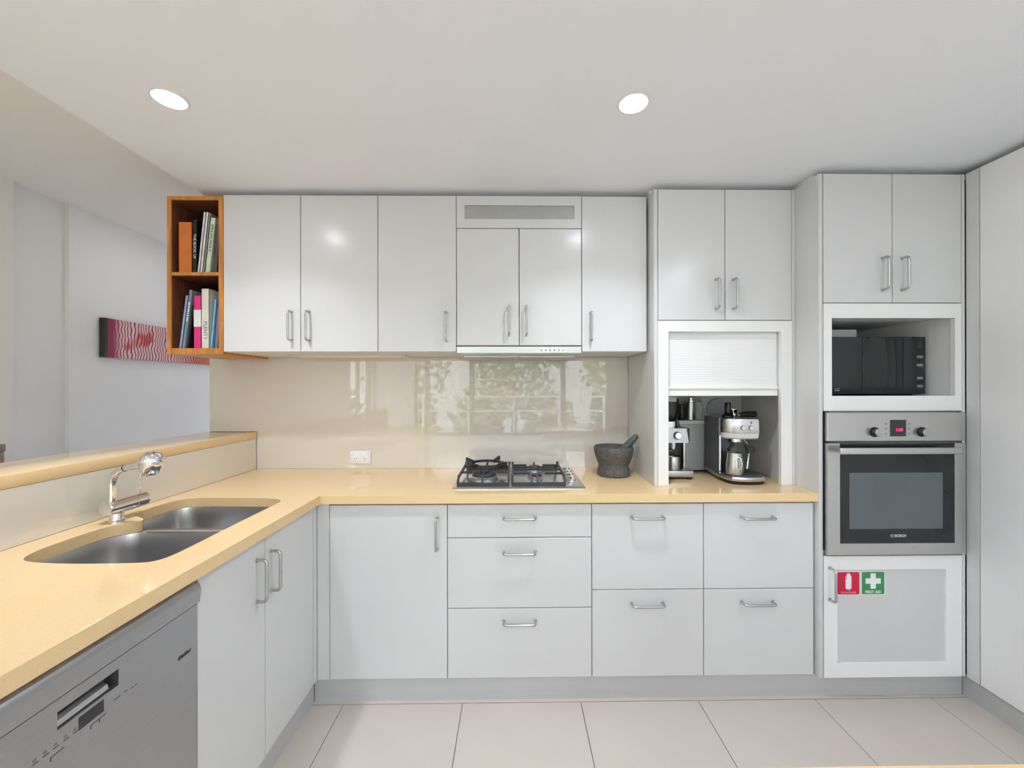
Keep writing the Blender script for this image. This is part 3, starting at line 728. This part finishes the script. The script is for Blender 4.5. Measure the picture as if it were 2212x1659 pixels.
# tambour shutter: fine horizontal slats joined, a round-nosed bottom rail
b = B(); n = 26; z0, z1 = 1.368, 1.655
prof = []
for k in range(n):
    za, zb_ = z0 + (z1 - z0) * k / n, z0 + (z1 - z0) * (k + 1) / n
    prof += [(YC + .0290, za), (YC + .0280, za + .0008), (YC + .0280, zb_ - .0008), (YC + .0290, zb_)]
prof += [(YC + .036, z1), (YC + .036, z0)]
b.ring_loft([[(x, y, z) for y, z in prof] for x in (.702, 1.283)])
sh = obj('roller_shutter', b, 'white_paint', e, smooth=0)
rail = [(YC + .036, 1.3205), (YC + .036, 1.3695), (YC + .027, 1.3695)] + arc((YC + .0265, 1.3585), .0105, PI / 2, 1.5 * PI, 8, lambda y, z: (y, z)) + [(YC + .025, 1.346), (YC + .022, 1.344), (YC + .022, 1.3205)]
b = B(); b.ring_loft([[(x, y, z) for y, z in rail] for x in (.727, 1.255)]); obj('bottom_rail', b, 'white_paint', sh)

# coffee grinder
gx, gy = .818, -.21
e = empty('coffee_grinder', (gx, gy, ZB), 'silver and black coffee grinder at the left of the open cupboard', 'grinder')
obj('base', B().box(.742, .900, -.312, -.105, ZB + .010, ZB + .046, .008, 3), 'steel', e)
for x in (.760, .882):
    for y in (-.295, -.125): obj('foot', B().cyl((x, y, ZB + .0003), (x, y, ZB + .0105), .012, n=14), 'black', e)
obj('column', B().box(.765, .868, -.20, -.110, ZB + .046, 1.085, .006, 2), 'esp_dark', e)
obj('side_trim', B().box(.866, .878, -.262, -.108, ZB + .0465, 1.085, .004, 2), 'steel', e)
b = B(); b.ring_loft([[(x, y, z) for y, z in [(-.304, 1.083), (-.105, 1.083), (-.105, 1.153), (-.285, 1.153)]] for x in (.764, .876)])
hd = obj('head', b, 'steel', e)
obj('head_trim', B().box(.8765, .8815, -.300, -.107, 1.080, 1.155, .002, 1), 'black', hd)
kb = obj('dial', B().cyl((.822, -.309, 1.119), (.822, -.292, 1.1195), .0155, n=24), 'chrome', e)
obj('dial_ring', B().cyl((.822, -.3035, 1.119), (.822, -.291, 1.1195), .0185, n=24), 'black', kb)
obj('collar', B().lathe([(.048, 0), (.048, .032)], (.806, -.215, 1.1535), 32), 'chrome', e)
obj('hopper', B().lathe([(.034, 0), (.045, .012), (.054, .04), (.056, .085), (.052, .115), (.040, .121), (.001, .122)], (.806, -.215, 1.1855), 32), 'black', e)
obj('hopper_label', B().box(.785, .827, -.2722, -.2702, 1.288, 1.312), 'paper', e)
obj('spout', B().cyl((.815, -.255, 1.046), (.815, -.255, 1.083), .014, .017, 18), 'chrome', e)
obj('cradle', B().box(.790, .840, -.268, -.200, 1.012, 1.046, .004, 2), 'black', e)
obj('grounds_cup', B().lathe([(.036, 0), (.037, .003), (.036, .058), (.034, .062), (.032, .058), (.032, .008), (.001, .007)], (.815, -.252, ZB + .0465), 28), 'steel', e)

# storage box with glass jar and silver canister
e = empty('storage_box', (.985, -.10, ZB), 'pale grey storage box at the back of the appliance cupboard', 'box')
obj('box_body', B().box(.905, 1.050, -.125, -.016, ZB + .008, 1.160, .004, 2), 'box_grey', e)
obj('box_base', B().box(.909, 1.046, -.121, -.020, ZB + .0004, ZB + .0085), 'black', e)
obj('box_lid', B().box(.900, 1.054, -.129, -.012, 1.160, 1.179, .003, 2), 'paper', e)
e = empty('canister', (.995, -.075, 1.179), 'tall silver canister on top of the pale grey storage box', 'canister')
obj('canister_body', B().lathe([(.001, 0), (.026, 0), (.026, .098), (.024, .100), (.001, .1005)], (.985, -.075, 1.1794), 28), 'steel', e)
obj('canister_lid', B().lathe([(.027, 0), (.027, .008), (.018, .012), (.018, .020), (.001, .021)], (.985, -.075, 1.2800), 28), 'chrome', e)
tag(obj('glass_jar', B().lathe([(.001, 0), (.0215, 0), (.022, .004), (.022, .090), (.020, .094), (.0205, .096), (.0185, .096), (.018, .090), (.0195, .085), (.0195, .005), (.001, .004)], (1.030, -.075, 1.1794), 28), 'glass'),
    'clear glass jar right of the silver canister on the storage box', 'jar')
tag(obj('dark_jar', B().lathe([(.001, 0), (.0185, 0), (.020, .004), (.020, .070), (.016, .082), (.017, .088), (.001, .089)], (.933, -.075, 1.1794), 28), 'black'),
    'dark jar left of the silver canister on the storage box', 'jar')

# espresso machine (turned a little towards the room)
e = empty('espresso_machine', (1.10, -.28, ZB), 'stainless steel espresso machine with side steam wand in the appliance cupboard', 'coffee machine')
def footprint(k, z, dx=0):
    P = [(1.035, -.145), (1.018, -.30), (1.022, -.385), (1.035, -.412), (1.062, -.428), (1.105, -.434), (1.155, -.430), (1.190, -.415), (1.200, -.395), (1.203, -.30), (1.205, -.145)]
    cx, cy = 1.11, -.29
    return [(cx + (x - cx) * k, cy + (y - cy) * k, z) for x, y in P]
b = B(); b.ring_loft([footprint(.95, ZB + .0004), footprint(.97, ZB + .016)]); obj('foot_base', b, 'black', e)
b = B(); b.ring_loft([footprint(.985, ZB + .016), footprint(1.0, ZB + .020), footprint(1.0, ZB + .030), footprint(.985, ZB + .036)]); obj('drip_tray', b, 'steel', e)
obj('tray_grid', B().box(1.035, 1.180, -.405, -.30, ZB + .036, ZB + .0395, .001, 1), 'esp_dark', e)
obj('rear_body', B().box(1.040, 1.200, -.285, -.148, ZB + .036, 1.205, .006, 2), 'esp_dark', e)
b = B(); b.ring_loft([[(x, y, z) for x, y in [(1.028, -.150), (1.012, -.332), (1.019, -.336), (1.040, -.150)]] for z in (ZB + .036, 1.208)]); sp_ = obj('side_panel', b, 'esp_dark', e)
obj('edge_trim', B().box(1.0105, 1.0195, -.3395, -.3330, ZB + .036, 1.125, .001, 1), 'chrome', sp_)
def headp(z, k=1.0):
    P = [(1.030, -.150), (1.022, -.300), (1.030, -.335), (1.050, -.360), (1.080, -.373), (1.120, -.378), (1.184, -.380), (1.189, -.376), (1.200, -.150)]
    cx, cy = 1.11, -.26
    return [(cx + (x - cx) * k, cy + (y - cy) * k, z) for x, y in P]
b = B(); b.ring_loft([headp(1.138, .985), headp(1.142, 1.0), headp(1.198, .985), headp(1.206, .955)]); hd = obj('head', b, 'steel_h', e)
b = B(); b.ring_loft([headp(1.108, .90), headp(1.114, .96), headp(1.1375, .985)]); obj('head_base', b, 'grey_panel', e)
for x in (1.108, 1.146):
    bt = obj('button', B().cyl((x, -.384, 1.164), (x, -.370, 1.164), .0105, n=22), 'chrome', hd)
    obj('button_ring', B().cyl((x, -.3822, 1.164), (x, -.370, 1.164), .0125, n=22), 'print_grey', bt)
obj('indicator', B().box(1.1445, 1.1495, -.3805, -.3745, 1.184, 1.196), 'print_grey', hd)
obj('group_head', B().lathe([(.030, 0), (.034, .004), (.034, .022)], (1.103, -.315, 1.0865), 26), 'chrome', e)
obj('portafilter_arm', B().tube([(1.075, -.345, 1.086), (1.058, -.357, 1.068), (1.046, -.362, 1.057)], .008, 10), 'black', e)
wand = obj('steam_wand', B().tube([(1.128, -.345, 1.110), (1.130, -.372, 1.085), (1.131, -.388, 1.060), (1.122, -.398, 1.04), (1.113, -.400, .972)], .0042, 10), 'chrome', e)
obj('wand_grip', B().tube([(1.112, -.390, 1.088), (1.122, -.393, 1.068), (1.127, -.396, 1.046)], [.007, .0095, .0085], 12), 'black', wand)
obj('wand_knob', B().lathe([(.012, 0), (.014, .003), (.014, .012), (.009, .014)], (1.139, -.392, 1.064), 20, axis='-Y'), 'black', wand)
# milk jug on the tray
e = empty('milk_jug', (1.073, -.362, ZB + .0398), 'steel milk jug standing on the espresso machine tray', 'jug')
jz = ZB + .0400
obj('jug_body', B().lathe([(.001, 0), (.039, 0), (.041, .006), (.041, .045), (.036, .085), (.0355, .104), (.0345, .104), (.0345, .085), (.039, .045), (.039, .008), (.001, .007)], (1.073, -.362, jz), 36), 'steel', e)
obj('jug_handle', B().tube([(1.075, -.3975, jz + .085), (1.075, -.414, jz + .082), (1.076, -.420, jz + .060), (1.076, -.414, jz + .030), (1.075, -.4025, jz + .026)], .0048, 10), 'chrome', e)
obj('spout_lip', B().prism([(1.062, -.332), (1.084, -.332), (1.073, -.318)], jz + .092, jz + .1045, 'XY'), 'steel', e)
# tamper, filter basket and portafilter on top of the machine
zt = 1.2085
tag(obj('tamper', B().lathe([(.001, 0), (.029, 0), (.029, .006), (.020, .014), (.0145, .022), (.0150, .068), (.013, .074), (.001, .0745)], (1.095, -.262, zt), 28), 'black'), 'black coffee tamper standing on the espresso machine', 'tamper')
tag(obj('filter_basket', B().lathe([(.001, 0), (.021, 0), (.0235, .034), (.027, .036), (.027, .038), (.022, .038), (.0195, .004), (.001, .003)], (1.145, -.222, zt), 28), 'chrome'), 'small chrome coffee filter basket beside the black tamper', 'filter')
e = empty('portafilter', (1.17, -.29, zt), 'black-handled portafilter lying on top of the espresso machine', 'portafilter')
obj('grip', B().tube([(1.128, -.310, zt + .0135), (1.150, -.306, zt + .017), (1.185, -.298, zt + .017), (1.215, -.291, zt + .0165), (1.222, -.289, zt + .0165)], [.009, .013, .0155, .0165, .012], 14), 'black', e)
obj('collar', B().cyl((1.112, -.313, zt + .012), (1.128, -.310, zt + .0135), .0065, n=14), 'chrome', e)
# round lid and paper filter leaning behind
e = tag(obj('round_lid', B().lathe([(.001, 0), (.062, 0), (.064, .003), (.060, .006), (.001, .007)], (1.165, -.022, 1.232), 36, axis='-Y'), 'lid'), 'pale round lid leaning on the cupboard back behind the espresso machine', 'lid')
b = B().prism([(1.066, 1.298), (1.112, 1.298), (1.094, 1.225), (1.086, 1.225)], -.024, -.018, 'XZ')
tag(obj('paper_filter', b, 'paper'), 'white cone-shaped coffee filter hanging behind the espresso machine', 'filter')

# ------------------------------------------------------------------ oven tower
YT = -.5753
e = empty('oven_tower', (1.65, -.28, ZK), 'tall white oven tower cabinet with microwave niche and framed lower door', 'cabinet')
obj('side_panel', B().box(1.3265, 1.3440, YT + .001, -.003, ZK, ZU1, .0025, 2), 'white', e)
obj('side_panel', B().box(1.9575, 1.9715, YT + .001, -.003, ZK, ZU1, .001, 1), 'white', e)
for z in (ZK + .002, .629, 1.2565, 1.305, 1.672, 1.722, 2.272): obj('shelf', B().box(1.3445, 1.957, YT + .021, -.012, z, z + .0155), 'white_in', e)
obj('back_panel', B().box(1.3445, 1.957, -.011, -.004, ZK, ZU1 - .001), 'white_in', e)
d1 = door(e, 1.3455, 1.650, 1.7275, ZU1, YT); d2 = door(e, 1.650, 1.956, 1.7275, ZU1, YT)
inst('handle', HANDLE, (1.604, YT, 1.853), VERT, d1); inst('handle', HANDLE, (1.690, YT, 1.853), VERT, d2)
obj('niche_frame', B().frame(1.347, 1.9545, 1.2575, 1.7255, 1.383, 1.926, 1.323, 1.662, YT, YT + .02), 'white_paint', e, smooth=0)
b = B(); b.box(1.372, 1.3795, YT + .0205, -.06, 1.3155, 1.6715); b.box(1.9295, 1.937, YT + .0205, -.06, 1.3155, 1.6715); b.box(1.3795, 1.9295, -.068, -.06, 1.3155, 1.6715)
b.box(1.3795, 1.9295, YT + .0205, -.068, 1.3150, 1.3215)
obj('niche_lining', b, 'white_in', e, smooth=0)
dl = obj('framed_door', B().frame(1.347, 1.9545, ZK + .0016, .6265, 1.406, 1.885, .159, .567, YT, YT + .020), 'white_paint', e, smooth=0)
obj('door_panel', B().box(1.402, 1.889, YT + .008, YT + .013, .155, .571), 'grey_panel', dl)
inst('handle', HANDLE, (1.372, YT, .508), VERT, dl)
# stickers
def sign(name, x0, x1, z0, z1, m, label):
    s = empty(name, ((x0 + x1) / 2, YT + .007, z0), label, 'sign')
    def rr(a0, a1, c0, c1, r, y0, y1):
        return B().prism([(p[0], p[1]) for p in rrect(a0, a1, c0, c1, r, 0)], y0, y1, 'XZ')
    obj('border', rr(x0, x1, z0, z1, .008, YT + .0066, YT + .0078), 'sign_white', s, smooth=0)
    obj('plate', rr(x0 + .003, x1 - .003, z0 + .003, z1 - .003, .006, YT + .0060, YT + .0066), m, s, smooth=0)
    return s
s1 = sign('fire_extinguisher_sign', 1.4085, 1.5105, .4535, .557, 'sign_red', 'red fire extinguisher sticker on the grey lower door')
b = B().prism([(1.448, .480), (1.470, .480), (1.472, .486), (1.472, .534), (1.467, .544), (1.463, .549), (1.455, .549), (1.451, .544), (1.446, .534), (1.446, .486)], YT + .0054, YT + .0060, 'XZ')
obj('extinguisher_symbol', b, 'sign_white', s1, smooth=0)
b = B().prism([(1.451, .5415), (1.4485, .5395), (1.4475, .520), (1.4495, .520), (1.4505, .538), (1.4525, .5395)], YT + .0048, YT + .0054, 'XZ'); obj('hose_symbol', b, 'sign_red', s1, smooth=0)
text('lettering', 'FIRE', .0085, (1.4595, YT + .0056, .4755), FRONT, 'sign_pink', s1, bold=.0002)
text('lettering', 'EXTINGUISHER', .0098, (1.4595, YT + .0056, .4645), FRONT, 'sign_pink', s1, bold=.0002)
s2 = sign('first_aid_sign', 1.5155, 1.6205, .4535, .557, 'sign_green', 'green first aid sticker with a white cross on the grey lower door')
c0, c1, w2, l2 = 1.568, .5145, .0115, .0335
obj('cross', B().prism([(c0 - w2, c1 - l2), (c0 + w2, c1 - l2), (c0 + w2, c1 - w2), (c0 + l2, c1 - w2), (c0 + l2, c1 + w2), (c0 + w2, c1 + w2), (c0 + w2, c1 + l2), (c0 - w2, c1 + l2), (c0 - w2, c1 + w2), (c0 - l2, c1 + w2), (c0 - l2, c1 - w2), (c0 - w2, c1 - w2)], YT + .0054, YT + .0060, 'XZ'), 'sign_white', s2, smooth=0)
text('lettering', 'FIRST AID', .0165, (1.568, YT + .0056, .4665), FRONT, 'sign_white', s2, bold=.0003)

# built-in oven
e = empty('oven', (1.652, -.3, .645), 'built-in stainless steel oven with black glass door and red clock', 'oven')
obj('oven_body', B().box(1.372, 1.932, YT + .002, -.09, .6455, 1.2555), 'print_grey', e)
OX0, OX1, YO = 1.3495, 1.9525, YT - .018
fas = obj('control_panel', B().box(OX0, OX1, YO, YT - .0005, 1.1285, 1.2515, .0015, 1), 'steel_h', e)
obj('display', B().box(1.6215, 1.6905, YO - .0008, YO + .001, 1.149, 1.220), 'screen', fas)
text('clock_digits', '1:00', .019, (1.6600, YO - .0012, 1.1765), FRONT, 'red_led', fas, bold=.0006)
for x in (1.5535, 1.7595):
    kb = obj('knob', B().lathe([(.0185, 0), (.0185, .004), (.0170, .006), (.0165, .022)], (x, YO, 1.1675), 28, axis='-Y'), 'black', fas)
    obj('knob_face', B().lathe([(.0165, .022), (.0165, .0235), (.0150, .0255)], (x, YO, 1.1675), 28, axis='-Y'), 'steel', kb)
    obj('knob_ring', B().lathe([(.0215, 0), (.0215, .0015)], (x, YO, 1.1675), 28, axis='-Y'), 'black', kb)
for x in (1.6035, 1.7035):
    for k in range(3):
        z = 1.160 + .0215 * k
        obj('symbol', B().lathe([(.0048, 0), (.0055, .0004), (.0050, .0008), (.0036, .0008), (.0034, .0002)], (x, YO, z), 12, False, False, axis='-Y'), 'print_grey', fas)
dr = obj('oven_door', B().frame(OX0, OX1, .6385, 1.1195, 1.403, 1.903, .688, 1.1195 - .0005, YO, YT - .0005), 'steel_h', e, smooth=0)
gl = obj('door_glass', B().box(1.4035, 1.9025, YO + .002, YT - .001, .6885, 1.1185), 'glass_black', dr)
obj('window_pane', B().box(1.445, 1.852, YO + .0012, YO + .002, .750, .992), 'oven_pane', gl)
hb = obj('door_handle', B().box(1.368, 1.886, YO - .047, YO - .035, 1.0785, 1.1065, .005, 3), 'steel_h', dr)
for x in (1.409, 1.868): obj('handle_post', B().box(x - .008, x + .008, YO - .036, YO + .0015, 1.087, 1.099, .002, 1), 'steel', hb)
lg = text('brand_lettering', 'BOSCH', .0155, (1.6665, YO + .0008, .7195), FRONT, 'print_silver', gl, bold=.0007)
obj('brand_emblem', B().lathe([(.0062, 0), (.0072, .0004), (.0072, .0010), (.0056, .0010)], (1.6305, YO + .0021, .7195), 24, False, False, axis='-Y'), 'print_silver', gl)
obj('brand_emblem', B().box(1.6275, 1.6335, YO + .0008, YO + .0019, .7185, .7205), 'print_silver', gl)

# microwave
e = empty('microwave', (1.65, -.28, 1.3220), 'black microwave oven standing in the tower niche', 'microwave')
obj('microwave_body', B().box(1.402, 1.904, -.448, -.10, 1.3300, 1.592, .004, 2), 'black', e)
for x in (1.43, 1.875):
    for y in (-.42, -.13): obj('foot', B().cyl((x, y, 1.3217), (x, y, 1.3305), .012, n=12), 'black', e)
md = obj('microwave_door', B().box(1.400, 1.800, -.470, -.4485, 1.3285, 1.5935, .004, 2), 'glass_black', e)
obj('door_seam', B().box(1.6085, 1.6155, -.4712, -.4695, 1.334, 1.588), 'black', md)
cp = obj('control_panel', B().box(1.8015, 1.906, -.470, -.4485, 1.3285, 1.5935, .004, 2), 'glass_black', e)
obj('display', B().box(1.865, 1.893, -.4709, -.4698, 1.538, 1.570), 'screen', cp)
for z in (1.500, 1.462, 1.402, 1.365): obj('button', B().box(1.864, 1.892, -.4713, -.4698, z - .006, z + .006, .001, 1), 'print_grey', cp)
text('logo', 'LG', .018, (1.490, -.4712, 1.348), FRONT, 'print_silver', md)
tag(obj('flat_box', B().box(1.405, 1.628, -.42, -.16, 1.5925, 1.634, .003, 1), 'lid'), 'flat grey-blue box lying on top of the black microwave', 'box')

# tall pantry on the right wall (doors face -x)
e = empty('pantry_cabinet', (2.28, -1.35, ZK), 'tall plain white pantry cupboard along the right edge', 'cabinet')
b = B(); b.box(1.996, 2.57, -2.148, -2.13, ZK, ZU1); b.box(1.996, 2.57, -.594, -.577, ZK, ZU1); b.box(1.996, 2.57, -2.13, -.594, ZK, ZK + .016); b.box(1.996, 2.57, -2.13, -.594, ZU1 - .016, ZU1); b.box(2.56, 2.57, -2.13, -.594, ZK + .016, ZU1 - .016)
obj('carcass', b, 'white_in', e, smooth=0)
obj('filler_strip', B().box(1.9734, 1.9914, -.6255, -.5765, ZK, ZU1, .0008, 1), 'white', e)
for y0, y1 in ((-1.37, -.627), (-2.15, -1.37)): obj('door', B().box(1.9734, 1.9914, y0 + .0016, y1 - .0016, ZK + .0016, ZU1, .0012, 1), 'white_paint', e)

# ------------------------------------------------------------------ island bench in the foreground
e = empty('island_bench', (.65, -2.25, 0), 'cream stone island bench whose edge shows at the bottom right', 'bench')
obj('island_top', B().box(.30, 1.0, -2.70, -1.8155, .862, .9, .002, 2), 'stone', e)
obj('island_body', B().box(.36, .94, -2.62, -1.86, .10, .8615, .002, 1), 'white', e)
obj('island_plinth', B().box(.40, .90, -2.58, -1.90, 0, .0995), 'kick', e)

# ------------------------------------------------------------------ painting, furniture, lights
pc = obj('painting', B().box(-2.5985, -2.566, .247, 1.50, 1.556, 1.803, .002, 1), 'art')
# texture origin at the black end of the canvas
dy = pc.location.y - .247
for v in pc.data.vertices: v.co.y += dy
pc.location.y = .247
tag(pc, 'long canvas of wavy pink and red stripes on the far wall', 'painting')
e = empty('side_cabinet', (-2.42, -.72, 0), 'brown timber furniture edge at the far left above the ledge', 'furniture')
obj('body', B().box(-2.585, -2.303, -.94, -.457, .08, 1.077, .004, 2), 'brown', e)
obj('top', B().box(-2.589, -2.30, -.95, -.455, 1.0775, 1.110, .003, 2), 'brown', e)
for x in (-2.56, -2.345):
    for y in (-.91, -.54): obj('leg', B().box(x - .018, x + .018, y - .018, y + .018, 0, .0795, .002, 1), 'brown', e)

def downlight(x, y, label, m='lamp', z=CEIL, grp='round recessed ceiling downlights', beam=0):
    e = empty('downlight', (x, y, z - .006), label, 'light', grp)
    obj('trim_ring', B().lathe([(.052, 0), (.053, -.003), (.047, -.0055), (.0435, -.003), (.0435, 0)], (x, y, z - .0004), 40, False, False), 'rail', e)
    obj('lamp_disc', B().lathe([(.043, -.0045)], (x, y, z - .0003), 24, True, False), m, e, smooth=0)
    if beam:
        ld = bpy.data.lights.new('downlight_beam', 'AREA'); ld.shape = 'DISK'; ld.size = .085; ld.energy = beam; ld.spread = math.radians(118); ld.color = (.87, .915, 1.0)
        lo = bpy.data.objects.new('downlight_beam', ld); link(lo, e); lo.location = (0, 0, -.0005)
    return e
downlight(-1.129, -.970, 'bright round ceiling downlight above the sink', beam=BEAM)
downlight(.402, -.966, 'bright round ceiling downlight above the cooktop', beam=BEAM)
for x, y, w_ in ((-1.129, -2.9, 'left of the island'), (.402, -2.9, 'over the far side of the island'), (1.40, -1.85, 'added unseen to brighten the pantry side'),  # the lamp on the pantry side is unseen, added to brighten the right
                (-1.129, -4.4, 'left, near the rear window'), (.402, -4.4, 'middle, near the rear window'), (1.6, -4.4, 'right, near the rear window')):
    downlight(x, y, 'round ceiling downlight behind the viewer, ' + w_, 'lamp_rear')
downlight(-2.05, .45, 'added hall fill light hidden behind the bookcase', 'lamp_hall_fill', 2.44)  # unseen fill lamp added to brighten the dark hall wall
downlight(-2.05, -2.0, 'added unseen fill light over the dining side of the ledge', 'lamp_hall_fill', 2.44)  # unseen fill, added to light the kitchen from the dining side
downlight(-2.05, -2.9, 'added unseen fill light near the side window', 'lamp_hall_fill', 2.44)  # another unseen dining fill added for brightness
downlight(-2.1, 1.25, 'warm round ceiling downlight in the hall beside the painting', 'lamp_warm', 2.44)

# ------------------------------------------------------------------ outside, seen mirrored in the splashback
g = obj('garden_ground', B().prism([(-14, -22), (14, -22), (14, -5.33), (-2.78, -5.33), (-2.78, 3.12), (3, 3.12), (3, 9), (-14, 9)], -.6, -.3), 'ground'); g['kind'] = 'structure'
struct('wall_added_backdrop', B().box(-16, 16, -13.3, -13.0, -.3, 3.3), 'render_grey')  # made-up pale wall that brightens the window reflection in the splashback
rl = empty('balcony_railing', (0, -6.6, -.3), 'white balcony railing outside the rear window', 'railing')
for z in (1.12, .80): obj('rail', B().box(-5, 5, -6.62, -6.58, z, z + .035), 'rail', rl)
for k in range(11): obj('post', B().box(-5 + k - .02, -5 + k + .02, -6.62, -6.58, -.3, 1.12), 'rail', rl)
def tree(name, x, y, h, r, zc, kz, label, group, n):
    t = empty(name, (x, y, -.3), label, 'tree' if 'tree' in name else 'shrub', group)
    obj('trunk', B().tube([(x, y, -.3), (x + .04, y, zc * .4), (x - .03, y + .03, zc * .8), (x, y, zc + r * kz * .4)], [.12 * r / 1.7, .09 * r / 1.7, .06 * r / 1.7, .03 * r / 1.7], 10), 'bark', t)
    b = B()
    for _ in range(n):
        u = Vector((random.gauss(0, 1), random.gauss(0, 1), random.gauss(0, 1))).normalized() * r * random.random() ** .4
        c = Vector((x + u.x, y + u.y, zc + u.z * kz)); s_ = random.uniform(.07, .15)
        a = Vector((random.gauss(0, 1), random.gauss(0, 1), random.gauss(0, 1))).normalized(); d = a.orthogonal().normalized() * s_; a = a * s_
        b.bm.faces.new([b.bm.verts.new(c + p) for p in (a, d, -a, -d)])
    f = obj('foliage', b, 'leaf', t, smooth=0); f['kind'] = 'stuff'
for x, y, w_ in ((-7.0, -10.35, 'first from the dining side'), (-3.5, -10.35, 'second from the dining side'), (0, -10.35, 'straight behind the cooktop'), (3.5, -10.35, 'second from the pantry side'), (7.0, -10.35, 'first from the pantry side')):
    tree('garden_tree', x, y, 4.3, 1.45, 2.2, 1.3, 'leafy garden tree, ' + w_, 'garden trees beyond the rear window', 900)
for k, x in enumerate((-4.4, -2.65, -.9, .85, 2.6, 4.35)):
    tree('garden_shrub', x, -7.75, 2.0, .70, .55, 1.2, 'rounded garden shrub beyond the railing, number %s from the dining side' % ('one', 'two', 'three', 'four', 'five', 'six')[k], 'garden shrubs beyond the rear window', 350)
